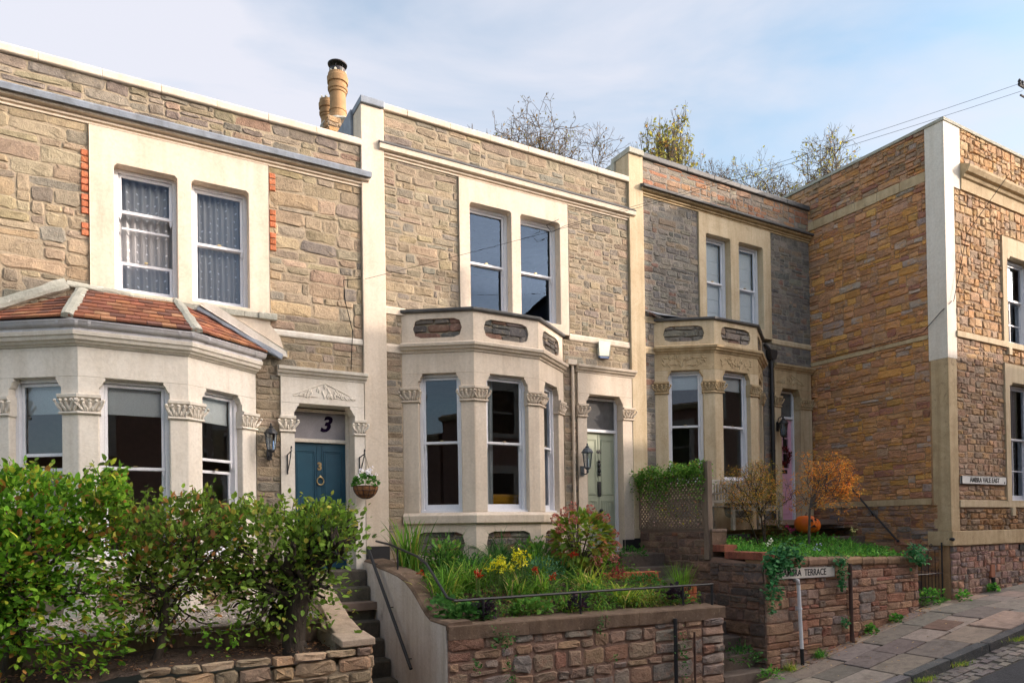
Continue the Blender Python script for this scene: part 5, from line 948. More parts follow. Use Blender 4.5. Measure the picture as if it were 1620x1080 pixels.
clump(5.62, 7.75, 'large yellow-green arching clump before the brick edging', 100, .52, PAL_IRY, .45, 1.2, .018); clump(5.95, 7.4, 'yellow-green blades flopping over the rail', 70, .44, PAL_IRY, .6, 1.6, .02); clump(5.75, 8.5, 'dark drooping strap leaves below the hydrangea', 60, .5, PAL_DK, .7, 1.2, .022)
clump(7.02, 7.45, 'fresh green grassy fan at the right end of the bed', 110, .50, [((.14, .27, .03), 3), ((.10, .20, .03), 2)], .35, .35, .010, .03, 'grass_clump'); clump(6.45, 7.55, 'short green blades left of the grassy fan', 50, .26, PAL_IRY, .6, 1.2, .02)
clump(4.3, 7.3, 'thin dry blades behind the left scroll bracket', 40, .26, [((.22, .16, .07), 2), ((.12, .14, .03), 2)], .6, 1.2, .012); clump(5.45, 7.2, 'straggling blades at the wall edge by the middle bracket', 40, .28, PAL_IR, .8, 1.4, .016); clump(4.95, 7.25, 'short arching blades just behind the rail centre', 40, .26, PAL_IR, .7, 1.4, .016)
def mound(name, label, c, rad, n, size, pal, shape=RO, cat='plant', group=None, up=1.2, tilt=.5):
    d_ = norm(NP.normal(0, 1, (n, 3))); d_[:, 2] = np.abs(d_[:, 2]); rr = NP.uniform(.45, 1, (n, 1)) ** .6; P_ = np.array(c) + d_ * rr * np.array(rad) * (1 + .18 * np.sin(d_[:, 0:1] * 7 + d_[:, 1:2] * 5)); o = leaves(name, P_, d_ + [0, 0, .1], size, pal, None, shape, tilt, up, None); return plant(name, label, cat, group, o)
mound('geranium_plant', 'round-leaved green plant spilling at the left corner of the bed', (3.50, 7.12, 1.95), (.30, .14, .20), 230, .075, [((.07, .20, .045), 4), ((.05, .14, .035), 3), ((.11, .25, .06), 2)]); mound('geranium_plant', 'second round-leaved plant left of the first scroll bracket', (3.28, 7.35, 2.02), (.14, .20, .20), 110, .06, [((.07, .20, .045), 4), ((.05, .14, .035), 3)])
mound('columbine_plant', 'blue-green ferny mound right of the yellow flowers', (5.12, 8.30, 2.28), (.42, .30, .30), 700, .045, [((.08, .20, .10), 4), ((.06, .15, .07), 3), ((.12, .24, .12), 2)], OV); mound('leafy_plant', 'bright green leafy mound under the bay window', (4.2, 8.5, 2.35), (.4, .25, .25), 420, .05, [((.06, .17, .04), 4), ((.04, .12, .03), 3)], OV)
for c, r_a, lab in (((3.68, 7.06, 2.0), .12, 'dark purple-leaved plant at the left scroll bracket'), ((4.97, 7.10, 1.98), .13, 'dark purple-leaved plant at the middle of the railing'), ((6.6, 7.12, 2.0), .13, 'dark purple-leaved plant near the end post')): mound('heuchera_plant', lab, c, (r_a, r_a * .7, .17), 110, .05, [((.030, .020, .034), 4), ((.055, .026, .035), 2)])
mound('ground_cover', 'olive green creeping cover behind the right part of the rail', (6.25, 7.30, 1.92), (.48, .24, .15), 800, .028, [((.16, .17, .03), 4), ((.20, .15, .035), 2), ((.10, .14, .03), 3)], OV); mound('bronze_plant', 'bronze seed heads by the left scroll bracket', (3.95, 7.35, 2.05), (.26, .14, .24), 260, .028, [((.20, .10, .04), 3), ((.12, .12, .03), 2), ((.09, .035, .03), 2)], LN)
mound('sedum_plant', 'crimson sedum beside the red brick edging', (6.42, 8.12, 2.25), (.11, .09, .17), 150, .035, [((.30, .05, .06), 3), ((.18, .05, .05), 2)], OV); mound('leafy_plant', 'small green leafy mound by the low brick wall', (6.72, 7.85, 2.15), (.25, .2, .16), 220, .04, [((.06, .17, .04), 4), ((.04, .12, .03), 3)], OV)
mound('leafy_plant', 'green tuft growing at the foot of the pale green door step', (7.35, 8.9, 2.5), (.25, .25, .17), 200, .05, [((.06, .17, .03), 4), ((.04, .12, .03), 3)], OV)
for c, rd, n, sz, sh_, lab in (((3.95, 8.75, 2.42), (.34, .22, .42), 420, .07, OV, 'tall broad-leaved green plant under the first bay window'), ((4.55, 8.35, 2.30), (.30, .25, .30), 380, .055, OV, 'mid green bushy plant behind the yellow flowers'), ((5.45, 8.85, 2.42), (.32, .2, .40), 420, .075, OV, 'tall leafy plant left of the hydrangea under the bay sill'), ((4.35, 7.2, 1.98), (.30, .14, .16), 260, .05, RO, 'low fresh green plant right of the first scroll bracket'), ((5.45, 7.45, 2.05), (.25, .2, .20), 240, .05, OV, 'olive leafy plant behind the middle bracket'), ((6.75, 7.25, 1.95), (.25, .14, .14), 220, .04, OV, 'low yellow-green plant by the end of the railing'), ((3.42, 8.05, 2.2), (.13, .32, .22), 260, .05, OV, 'leafy edging plant along the side rail')):
    mound('leafy_plant', lab, c, rd, n, sz, [((.11, .26, .045), 4), ((.08, .18, .035), 3), ((.17, .32, .06), 2), ((.26, .24, .06), .6)], sh_)
def flowers(name, label, pts, size, pal, k=7, stem=.3, cat='flowers', parent=None):
    T = thing(name, label, cat, tuple(np.mean(pts, 0))); P_ = []; A = []; sg = []
    for p in pts:
        p = np.array(p, float); sg.append((p - [NP.normal(0, .02), NP.normal(0, .02), stem], p, .004, .003))
        for i in range(k): a = NP.normal(0, 1, 3); P_.append(p + a * size * .2); A.append(a + [0, -.3, .4])
    leaves('petals', np.array(P_), np.array(A), size, pal, T, OV, .3, .5); segs_mesh('stems', sg, plain('green stem', (.09, .16, .03), .6), T, 4, 'stuff'); return T
YEL = [((.66, .60, .03), 4), ((.48, .50, .03), 2), ((.74, .70, .12), 1)]
flowers('yellow_flowers', 'left head of bright yellow flowers above the iris blades', [(4.28 + NP.normal(0, .07), 7.85 + NP.normal(0, .06), 2.52 + NP.normal(0, .045)) for _ in range(34)], .034, YEL, 9); flowers('yellow_flowers', 'right and taller head of bright yellow flowers', [(4.68 + NP.normal(0, .07), 7.95 + NP.normal(0, .06), 2.60 + NP.normal(0, .06)) for _ in range(34)], .034, YEL, 9)
for i, (p, lab) in enumerate((((4.93, 7.6, 2.36), 'largest red flower head, right of the yellow ones'), ((3.90, 7.7, 2.42), 'small red flower left of the yellow heads'), ((4.80, 7.8, 2.44), 'orange red flower just behind the largest red one'), ((3.38, 8.2, 2.42), 'dark red flower low behind the side rail'), ((5.75, 8.35, 2.60), 'red drooping bloom under the hydrangea'))):
    flowers('red_flower', lab, [np.array(p) + NP.normal(0, .022, 3) for _ in range(6)], .036, [((.42, .035, .02), 3), ((.30, .03, .02), 2), ((.48, .10, .03), 1)], 8, .22)
HY = thing('hydrangea_bush', 'large hydrangea with fading pink heads beside the pale green door', 'bush', (6.1, 8.65, 2.45))
n = 900; cen = np.array([6.14, 8.62, 2.78]); d_ = norm(NP.normal(0, 1, (n, 3))); P_ = cen + d_ * NP.uniform(.5, 1, (n, 1)) ** .5 * [.50, .32, .44]; P_[:, 2] = np.maximum(P_[:, 2], 2.45)
leaves('foliage', P_, d_ + [0, -.3, 0], .12, [((.20, .30, .04), 4), ((.13, .22, .035), 3), ((.32, .30, .05), 2), ((.36, .15, .07), 1.3)], HY, OV, .45, 1.2); sg = [(np.array([6.1, 8.65, 2.4]), cen + d_[i] * [.35, .25, .35], .009, .005) for i in range(26)]; segs_mesh('stems', sg, M_BARK, HY, 5)
for i, p in enumerate([(5.55, 8.45, 3.12), (5.62, 8.4, 2.98), (5.72, 8.45, 3.22), (5.83, 8.4, 3.10), (5.9, 8.5, 3.30), (6.15, 8.4, 3.26), (6.42, 8.4, 3.12), (6.58, 8.4, 2.88), (6.62, 8.4, 2.70), (6.3, 8.3, 2.62), (6.5, 8.3, 2.52), (6.15, 8.25, 2.5)]):
    n = 60; dd_ = norm(NP.normal(0, 1, (n, 3))); leaves('flower_head', np.array(p) + dd_ * .05, dd_, .030, [((.40, .15, .12), 3), ((.33, .09, .08), 2), ((.45, .25, .18), 2)], HY, RO, .3, .5)
n = 6500; P_ = np.stack([NP.uniform(3.35, 7.1, n), NP.uniform(7.12, 9.0, n), np.zeros(n)], 1); P_[:, 2] = [zs4(a, b) + .03 + abs(NP.normal(0, .07)) for a, b in P_[:, :2]]; leaves('ground_cover', P_, NP.normal(0, 1, (n, 3)) * [1, 1, .6], .05, [((.08, .19, .03), 4), ((.12, .24, .04), 2), ((.17, .14, .04), 1)], None, OV, .4, 1.2)
def wall_weed(name, label, c, rad, n, size, pal=None, ax=(0, -1, -.2), cat='wall plant'):
    P_ = np.array(c) + NP.normal(0, 1, (n, 3)) * np.array(rad) * .5; P_[:, 1] = c[1] - np.abs(P_[:, 1] - c[1]); o = leaves(name, P_, np.tile(ax, (n, 1)).astype(float), size, pal or [((.05, .16, .04), 4), ((.04, .11, .03), 3), ((.09, .20, .05), 1)], None, RO, .6, 1, None); return plant(name, label, cat, None, o)
for c, rd, n, lab in (((3.75, 6.80, 1.78), (.17, .05, .13), 110, 'wall plant growing from the coping joint, nearest the white wall'), ((5.08, 6.80, 1.83), (.09, .04, .13), 45, 'small wall plant hanging below the coping centre'), ((3.42, 6.80, 1.52), (.06, .04, .10), 26, 'tiny fern on the rubble wall near its left end'), ((3.80, 6.80, 1.50), (.05, .04, .08), 18, 'tiny sprig right of the tiny fern on the rubble wall'), ((3.82, 6.80, 1.27), (.10, .05, .20), 60, 'dark green weed low on the rubble wall'), ((6.38, 6.78, 1.30), (.10, .05, .30), 90, 'trailing ivy over the black iron post'), ((5.3, 6.80, 1.42), (.05, .04, .05), 14, 'tiny sprig in the middle of the rubble wall')): wall_weed('wall_plant', lab, c, rd, n, .028)
# ------------------------------------------------------------ right garden
GW5 = thing('garden_wall', 'tall reddish rubble garden wall carrying the AMBRA TERRACE sign', 'wall', (10, 6.95, 1.0)); F5 = Fr((8.15, 6.95), (11.92, 6.95)); F5L = Fr((8.15, 9.64), (8.15, 6.95)); F5R = Fr((11.92, 6.95), (11.92, 9.3))
q = MB(); q.prism(F5, [(0, .4), (3.77, 1.2), (3.77, 2.33), (0, 2.42)], [], -.35, .012); q.prism(F5L, [(0, .4), (2.35, .4), (2.35, 2.44), (1.661, 2.5), (1.66, 2.90), (0, 2.90)], [], -.3, .012); q.box(F5R, .36, 2.4, -.3, -.01, 1.0, 2.3); w5 = q.build('wall', M_MORTR, GW5); it = []
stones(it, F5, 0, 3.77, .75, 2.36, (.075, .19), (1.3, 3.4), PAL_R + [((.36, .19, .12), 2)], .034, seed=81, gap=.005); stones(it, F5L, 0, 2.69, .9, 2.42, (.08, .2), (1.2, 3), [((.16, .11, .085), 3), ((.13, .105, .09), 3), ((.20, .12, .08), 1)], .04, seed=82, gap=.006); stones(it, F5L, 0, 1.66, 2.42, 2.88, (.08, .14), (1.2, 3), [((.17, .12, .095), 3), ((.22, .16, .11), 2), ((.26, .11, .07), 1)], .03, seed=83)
stones(it, F5R, 0, 2.4, 1.4, 2.3, (.09, .18), (1.2, 2.6), PAL_R, .04, seed=84)
lay(it, w5, (M_RED, M_REDA))
u = .02
while u < 3.75:
    b_ = min(u + r_.uniform(.28, .5), 3.79); z0 = 2.50 - .028 * u; q = MB(); vs = []; n = 5
    for i in range(n + 1):
        x = u + .003 + (b_ - u - .006) * i / n
        for d_, z in ((-.37, -.12), (.04, -.12), (.055, -.09), (.055, -.03), (.03, .0), (-.37, .015)): vs.append(F5.P(x, d_ + RND.uniform(-.004, .004), z0 + z + RND.uniform(-.004, .004)))
    q.add(vs, [(i * 6 + j, i * 6 + (j + 1) % 6, (i + 1) * 6 + (j + 1) % 6, (i + 1) * 6 + j) for i in range(n) for j in range(6)] + [(0, 1, 2, 3, 4, 5), tuple(range(n * 6 + 5, n * 6 - 1, -1))]); o = q.build('coping_stone', M_SMOOTH, GW5, bevel=.008); o.color = (*pick([((.27, .17, .10), 2), ((.24, .155, .10), 2)], r_), 1); u = b_
q = MB(); q.box(F5L, 1.662, 1.70, -.30, .012, 2.48, 2.884); q.build('end_render', M_CONC, GW5)
q = MB(); q.box(F5L, 0, 1.71, -.31, .02, 2.885, 2.93); o = q.build('coping_stone', M_SMOOTH, GW5, bevel=.008); o.color = (.20, .15, .12, 1)
for k in range(24):
    u = 1.70 + k * .041 * 1.0; z = 2.50 - .0 * k if k > 5 else 2.60; 
    q = MB(); q.box(F5L, 1.71 + k * .04, 1.71 + k * .04 + .036, -.26, .015, z - .02, z + .085 + RND.uniform(-.005, .005)); o = q.build('brick', M_TILE, GW5, bevel=.004); o.color = (*pick([((.27, .095, .06), 2), ((.22, .08, .055), 2)], r_), 1)
zs5 = lambda x, y: float(np.interp(y, [7.2, 8.3, 9.2], [2.44, 2.62, 2.90])) - .028 * (x - 8.15) * (y < 8) + .02 * math.sin(x * 4 + y * 3)
field('soil', 8.3, 11.9, 7.2, 8.75, zs5, M_SOIL, 40, 20, .015); field('terrace_paving', 8.3, 12.9, 8.7, 9.7, lambda x, y: 2.9, M_CONC, 8, 4, .002)
q = MB(); st5 = thing('stone_steps', 'narrow steps behind the iron gate beside the tall side wall', 'steps', (12.4, 7.6, 1.5))
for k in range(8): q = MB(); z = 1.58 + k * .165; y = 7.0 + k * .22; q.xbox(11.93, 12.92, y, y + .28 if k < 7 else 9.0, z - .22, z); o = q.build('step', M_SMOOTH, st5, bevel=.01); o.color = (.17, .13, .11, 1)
q = MB(); q.tube([(12.84, 8.9, 3.83), (12.84, 8.35, 3.20), (12.84, 7.86, 2.66)], .016, 8); q.tube([(12.84, 8.36, 3.2), (12.92, 8.36, 3.1)], .01, 6); q.tube([(12.84, 7.95, 2.76), (12.92, 7.95, 2.68)], .01, 6); q.blob((12.84, 7.84, 2.64), (.03, .03, .03)); tag(q.build('handrail', M_BLACK), 'sloping black handrail on the tall orange-brown side wall', 'handrail')
GT = thing('iron_gate', 'narrow black iron gate beside the corner building', 'gate', (12.4, 7.03, 1.6)); q = MB()
for x in (11.96, 12.82): q.tube([(x, 7.03, 1.5), (x, 7.03, 2.62)], .014, 8)
for z in (1.68, 2.08, 2.50): q.tube([(11.96, 7.03, z), (12.82, 7.03, z)], .009, 6)
q.build('frame', M_BLACK, GT)
for k in range(7):
    x = 12.08 + k * .105; q = MB(); q.tube([(x, 7.03, 1.66), (x, 7.03, 2.50 if k % 2 else 2.16)], .007, 6); q.build('bar', M_BLACK, GT)
q = MB()
for cx, cz in ((12.04, 2.14), (12.30, 2.56), (12.48, 2.56)): q.tube([(cx + .05 * (1 - t / 9) * math.cos(t), 7.03, cz + .05 * (1 - t / 9) * math.sin(t)) for t in np.linspace(0, 7, 16)], .006, 5)
q.build('scrolls', M_BLACK, GT)
# trellis with climber
TR = thing('trellis', 'brown diagonal trellis panel on the garden wall, half covered by a climber', 'trellis', (8.15, 8.9, 2.93)); TF = Fr((8.14, 9.62), (8.14, 8.10)); z0, z1, L_ = 2.96, 3.78, 1.50
q = MB(); q.box(TF, 0, L_, .0, .03, z0 - .03, z0); q.box(TF, 0, L_, 0, .03, z1, z1 + .03); q.box(TF, -.03, 0, 0, .03, z0 - .03, z1 + .03); q.box(TF, L_, L_ + .03, 0, .03, z0 - .03, z1 + .03); q.build('frame', M_WOOD, TR)
sp = .082
for s_ in (1, -1):
    k = -12
    while k < 34:
        c = k * sp; k += 1; pts = []
        a_u = max(0, c) if s_ == 1 else max(0, c); 
        if s_ == 1: ua, ub = max(0, c), min(L_, c + (z1 - z0))
        else: ua, ub = max(0, c), min(L_, c + (z1 - z0))
        if ub - ua < .04: continue
        za, zb = (z0 + ua - c, z0 + ub - c) if s_ == 1 else (z1 - (ua - c), z1 - (ub - c)); w2 = .009; dd_ = (.004, .012) if s_ == 1 else (.013, .021)
        q = MB(); q.prism(TF, [(ua - w2, za + w2 * s_), (ua + w2, za - w2 * s_), (ub + w2, zb - w2 * s_), (ub - w2, zb + w2 * s_)], [], *dd_); q.build('slat', M_WOOD, TR)
q = MB(); q.xbox(8.10, 8.20, 7.98, 8.08, 2.45, 4.0); q.build('post', M_WOOD, TR, bevel=.006)
def climber(name, label, n, f, cat, pal, size, shape=OV):
    P_ = f(n); o = leaves(name, P_, NP.normal(0, 1, (len(P_), 3)) * .4 + [-.5, -.6, -.1], size, pal, None, shape, .6, 1, None); return plant(name, label, cat, None, o)
def fcl(n):
    y = NP.uniform(8.02, 9.72, n); z = 3.97 - np.abs(NP.normal(0, .26, n)) * (1.0 + .35 * np.sin(y * 5)); z += .05 * np.sin(y * 11) + NP.normal(0, .02, n); x = 8.12 + NP.normal(0, .085, n); k = z > 3.02; return np.stack([x, y, z], 1)[k]
climber('climbing_plant', 'dense green climber over the top of the trellis', 5200, fcl, 'climber', [((.11, .25, .04), 4), ((.075, .17, .03), 4), ((.18, .30, .05), 2), ((.4, .2, .06), .3)], .046)
climber('flowering_climber', 'pale pink and yellow flowering shoots at the foot of the trellis', 150, lambda n: np.stack([NP.uniform(7.98, 8.1, n), NP.uniform(8.05, 9.2, n), NP.uniform(3.0, 3.32, n)], 1), 'flowers', [((.16, .20, .03), 4), ((.5, .42, .03), 1.5), ((.7, .45, .42), 1.3), ((.2, .09, .04), 1)], .036)
# bench
BN = thing('garden_bench', 'silvered wooden slatted bench under the right hand bay window', 'bench', (9.7, 8.75, 2.9))
def part(nm, mat=M_WOODG, P=BN, **k):
    def f(x0, x1, y0, y1, z0, z1): q = MB(); q.xbox(x0, x1, y0, y1, z0, z1); return q.build(nm, mat, P, bevel=.004)
    return f
for x in (9.16, 10.34): part('leg')(x, x + .055, 8.93, 8.985, 2.9, 3.80); part('leg')(x, x + .055, 8.45, 8.505, 2.9, 3.52); part('armrest')(x - .005, x + .06, 8.43, 8.93, 3.522, 3.55)
part('back_rail')(9.216, 10.338, 8.94, 8.97, 3.72, 3.79); part('back_rail')(9.216, 10.338, 8.94, 8.97, 3.38, 3.43)
for k in range(15): x = 9.25 + k * .074; part('back_slat')(x, x + .034, 8.945, 8.963, 3.432, 3.718)
for k in range(6): y = 8.47 + k * .08; part('seat_slat')(9.17, 10.38, y, y + .06, 3.30, 3.32)
part('seat_rail')(9.216, 10.338, 8.46, 8.485, 3.23, 3.298)
# pumpkin pair
for cx, cy, r0, lab in ((10.82, 8.30, .20, 'larger carved orange pumpkin by the little maple'), (11.13, 8.42, .17, 'smaller orange pumpkin right of the maple stem')):
    q = MB(); n, kk = 32, 12; vs = []
    for i in range(kk + 1):
        t = math.pi * i / kk
        for j in range(n): g = 2 * math.pi * j / n; rr = r0 * (math.sin(t) ** .75) * (1 - .07 * abs(math.cos(g * 5)) ** .5) if 0 < i < kk else .001; vs.append((cx + rr * math.cos(g), cy + rr * math.sin(g), 2.82 + r0 * .82 * (1 + math.cos(t) * (1 - .12 * math.exp(-((t) ** 2) * 8)))))
    q.add(vs, [(i * n + j, (i + 1) * n + j, (i + 1) * n + (j + 1) % n, i * n + (j + 1) % n) for i in range(kk) for j in range(n)]); pk = q.build('pumpkin', M_ORANGE, None, smooth=True); tag(pk, lab, 'pumpkin')
    q = MB(); q.tube([(cx, cy, 2.82 + r0 * 1.5), (cx + .01, cy, 2.82 + r0 * 1.7), (cx + .04, cy, 2.82 + r0 * 1.85)], [.022, .016, .02], 6); q.build('stalk', M_WOOD, pk)
    if r0 > .19:
        for ex, ez, w_ in ((-.075, .22, .03), (.03, .23, .03), (-.02, .12, .06)): f = Fr((cx - .25, cy - r0 * .93), (cx + .25, cy - r0 * .93)); q = MB(); q.prism(f, [(.25 + ex - w_, 2.82 + ez - .015), (.25 + ex + w_, 2.82 + ez - .015), (.25 + ex, 2.82 + ez + .03)], [], -.05, .012); q.build('carved_hole', M_BLACK, pk)
# maple, bronze bush
def small_tree(name, label, base_, h, rad, nl, size, pal, seed, shape, stems=1, r=.02, flat_=False, cz=None, bark=M_BARK, wide=1.0, off=0):
    T = thing(name, label, 'tree' if stems == 1 else 'bush', base_); rng = np.random.default_rng(seed); segs = []; tips = []; b0 = np.array(base_, float); bound = (b0 + [-rad[0], -rad[1], .0], b0 + [rad[0], rad[1], h])
    for k in range(stems):
        d_ = np.array([rng.normal(0, .18 * (1 + stems * .35)), rng.normal(0, .15), 1.0]); p = b0 + [rng.normal(0, .02 * stems), rng.normal(0, .02), -.03]; d_ /= np.linalg.norm(d_); L0 = h * (.42 if stems == 1 else .30); segs.append((p, p + d_ * L0, r, r * .85)); p = p + d_ * L0
        for _ in range(4 if wide == 1 else 7): dd_ = d_ * (.8 if stems == 1 else 1.2) + rng.normal(0, .55, 3) * [wide, 1, 1] + [off, 0, 0]; dd_[2] = abs(dd_[2]) + .15; grow(p, dd_ / np.linalg.norm(dd_), r * .55, h * .26, 3, rng, segs, tips, .3, (2, 3), .55, .74, .03, bound)
    segs_mesh('trunk', segs, bark, T, 6); tp = np.array([t[0] for t in tips]); idx = rng.integers(0, len(tp), nl); P_ = tp[idx] + rng.normal(0, 1, (nl, 3)) * [.06, .05, .035]; A = rng.normal(0, 1, (nl, 3)) * [1, 1, .2] + [0, -.1, -.35]; leaves('foliage', P_, A, size, pal, T, shape, .3, 1.5); return T
small_tree('maple_tree', 'small Japanese maple with bright orange autumn leaves', (10.52, 8.0, 2.62), 1.60, (1.5, .6), 2900, .060, [((.68, .28, .05), 5), ((.76, .40, .08), 3), ((.54, .19, .05), 2), ((.46, .31, .08), 2)], 5, LN, 1, .024, bark=M_BARKG, wide=2.2, off=.45)
small_tree('bronze_bush', 'loose bush with bronze and olive leaves in front of the bench', (9.58, 8.2, 2.68), 1.50, (.62, .4), 3600, .048, [((.50, .28, .05), 4), ((.32, .24, .05), 4), ((.2, .2, .04), 3), ((.58, .24, .05), 2)], 8, LN, 4, .012)
mound('bronze_shrub', 'low bronze-green shrub below the pink door', (9.98, 8.3, 2.78), (.36, .2, .30), 520, .032, [((.14, .12, .03), 4), ((.09, .10, .03), 4), ((.24, .13, .04), 2)], OV); mound('orange_shrub', 'orange-leaved shrub spray in front of the pink door', (10.2, 8.75, 3.75), (.22, .16, .30), 240, .045, [((.55, .20, .03), 4), ((.15, .17, .03), 3)], LN)
PG5 = [((0.081, 0.257, 0.041), 4), ((0.121, 0.338, 0.047), 3), ((0.054, 0.162, 0.034), 3), ((0.189, 0.378, 0.068), 1.5)]
n = 6800; P_ = np.stack([NP.uniform(8.3, 11.85, n), NP.uniform(7.0, 8.5, n), np.zeros(n)], 1); P_[:, 2] = [zs5(a, b) + .03 + abs(NP.normal(0, .05)) + .06 * math.sin(a * 3.1) * math.sin(b * 4) for a, b in P_[:, :2]]; leaves('ground_cover', P_, NP.normal(0, 1, (n, 3)) + [0, -.3, .6], .055, PG5, None, OV, .5, 1)
for i, (x, y, h, lab) in enumerate(((8.65, 7.7, .22, 'green tuft nearest the trellis post'), (9.2, 7.5, .25, 'feathery green tuft left of the bronze bush'), (9.85, 7.55, .24, 'green tuft in front of the bronze shrub'), (10.35, 7.45, .30, 'large bright fern under the little maple'), (10.85, 7.6, .34, 'arching green fern in front of the pumpkins'), (11.25, 7.8, .34, 'arching green fern right of the pumpkins'), (11.55, 7.5, .26, 'green fern nearest the gate end of the wall'), (10.6, 7.25, .18, 'small yellow-green tuft on the wall edge'))):
    clump(x, y, lab, 130, h, PG5 if i != 7 else PAL_IRY, .75, 1.1, .016, .11, 'fern_clump', zf=zs5)
mound('rosemary_plant', 'grey-blue flowering mound at the left of the bed', (9.15, 7.35, 2.5), (.22, .16, .16), 260, .025, [((.12, .20, .12), 3), ((.30, .36, .48), .8), ((.08, .15, .08), 2)], LN)
for p, c, lab in (((10.12, 8.1, 2.92), (.62, .03, .22), 'magenta flower beside the maple stem'), ((11.3, 7.7, 2.86), (.75, .75, .35), 'pale yellow flowers at the right of the fern bed'), ((8.95, 7.5, 2.72), (.8, .8, .72), 'small white flowers on the left of the fern bed'), ((9.75, 7.3, 2.6), (.35, .38, .6), 'pale blue flowers behind the wall coping')):
    flowers('small_flowers', lab, [np.array(p) + NP.normal(0, 1, 3) * [.06, .04, .03] for _ in range(7)], .026, [(c, 1)], 6, .12)
PIV = [((0.047, 0.176, 0.068), 4), ((0.068, 0.230, 0.081), 3), ((0.034, 0.121, 0.047), 3), ((0.108, 0.270, 0.108), 1)]
def ivy(label, cs, size=.055, d0=6.88):
    P_ = []; 
    for x, z, rx, rz, n in cs: P_.append(np.stack([x + NP.normal(0, rx * .5, n), d0 - np.abs(NP.normal(0, .045, n)), z + NP.normal(0, rz * .5, n)], 1))
    P_ = np.vstack(P_); o = leaves('ivy', P_, np.tile([0, -.9, -.5], (len(P_), 1)), size, PIV, None, RO, .5, 1.2, None); return plant('ivy', label, 'ivy', None, o)
ivy('largest ivy cushion over the coping left of the street sign', [(8.42, 2.53, .30, .18, 300), (8.25, 2.38, .22, .12, 150), (8.12, 2.46, .14, .12, 80), (8.75, 2.50, .12, .05, 40)]); ivy('ivy streamer hanging down the wall corner left of the street sign', [(8.12, 2.30, .10, .12, 60), (8.10, 2.12, .09, .14, 60), (8.08, 1.96, .10, .14, 60), (8.14, 1.78, .08, .1, 30)], .045, 6.86); ivy('small ivy tuft on the corner stones below the streamer', [(8.28, 2.02, .10, .16, 60)], .042)
ivy('ivy hanging between the street sign and the rusty pipe', [(9.72, 2.40, .16, .10, 70), (9.74, 2.22, .10, .14, 80), (9.73, 2.05, .08, .10, 45)], .042); ivy('round ivy clump over the right end of the coping', [(11.62, 2.48, .26, .16, 170), (11.85, 2.36, .18, .12, 80)], .05); ivy('small ivy ball on the wall left of the rusty pipe foot', [(9.80, 1.47, .09, .09, 50)], .04)
for x, y, r_b, lab in ((9.2, 6.85, .11, 'grassy weed right of the white pipe foot'), (8.52, 6.85, .10, 'grassy weed left of the white pipe foot'), (10.45, 6.85, .13, 'leafy weed at the wall foot right of the rusty pipe'), (11.1, 6.85, .12, 'broad-leaved weed at the middle of the wall foot'), (14.1, 6.82, .14, 'weeds at the foot of the corner building'), (12.95, 6.75, .16, 'nettles growing at the gate step')):
    z = zg(x); (clump(x, y, lab, 90, r_b * 1.6, PAL_IRY if 'left' in lab else PG5, .7, 1, .008, r_b * .4, 'weed_tuft', z=z) if 'grassy' in lab else mound('weed', lab, (x, y, z), (r_b, r_b * .6, r_b * 1.1), 90, .045, PG5))
mound('weed', 'nettle patch filling the foot of the iron gate', (12.35, 6.98, 1.55), (.4, .15, .28), 320, .06, PG5, OV); mound('weed', 'dark weeds at the foot of the passage between garden walls', (7.75, 7.05, 1.05), (.35, .25, .25), 260, .05, PAL_DK, OV); mound('weed', 'green weeds along the lowest passage step', (8.0, 6.75, .84), (.2, .12, .14), 140, .045, PG5, OV)
n = 260; xx = NP.uniform(8.6, 12, n); leaves('fallen_leaves', np.stack([xx, 6.9 - np.abs(NP.normal(0, .12, n)), [zg(a) + .012 for a in xx]], 1), NP.normal(0, 1, (n, 3)) * [1, 1, .08], .035, [((.45, .24, .07), 3), ((.25, .12, .05), 3), ((.5, .36, .12), 1)], None, OV, .15, 2)
n = 60; xx = NP.uniform(8.6, 14, n); leaves('fallen_leaves', np.stack([xx, NP.uniform(5.6, 6.8, n), [zg(a) + .012 for a in xx]], 1), NP.normal(0, 1, (n, 3)) * [1, 1, .08], .032, [((.55, .38, .14), 3), ((.35, .2, .07), 3)], None, OV, .15, 2)
for x, n in ((9.35, 260), (10.05, 160), (11.3, 240), (12.3, 160)):
    P_ = np.stack([x + NP.normal(0, .16, n), [kerb_y(x) - .21] * n + NP.normal(0, .035, n), [zg(x) - .115] * n], 1); blades('gutter_grass', P_, NP.uniform(0, 6.28, n), np.abs(NP.normal(0, .5, n)), NP.uniform(.03, .08, n), np.full(n, .007), np.full(n, .6), PAL_IRY, None, 3)

# ------------------------------------------------------------ signs, pipes, lamps, basket, wires
def sign(name, label, fr, u0, u1, z0, z1, d, body, mat, tilt, size, sx, bold=.0012):
    T = thing(name, label, 'street sign', fr.P((u0 + u1) / 2, d, (z0 + z1) / 2)); cu, cz = (u0 + u1) / 2, (z0 + z1) / 2; c, s_ = math.cos(tilt), math.sin(tilt); q = MB()
    def rot(p): return (cu + (p[0] - cu) * c - (p[1] - cz) * s_, cz + (p[0] - cu) * s_ + (p[1] - cz) * c)
    q.prism(fr, [rot(p) for p in ((u0, z0), (u1, z0), (u1, z1), (u0, z1))], [], d - .03, d); q.build('plate', mat, T, bevel=.004); rm_ = MB()
    t = .005; rm_.prism(fr, [rot(p) for p in ((u0, z0), (u1, z0), (u1, z1), (u0, z1))], [[rot(p) for p in ((u0 + t, z0 + t), (u1 - t, z0 + t), (u1 - t, z1 - t), (u0 + t, z1 - t))]], d - .02, d + .003); rm_.build('rim', M_BLACK, T)
    text(body, fr, cu, d + .002, cz, size, M_BLACK, T, 'lettering', sx, ext=.002, bold=bold, tilt=tilt); return T
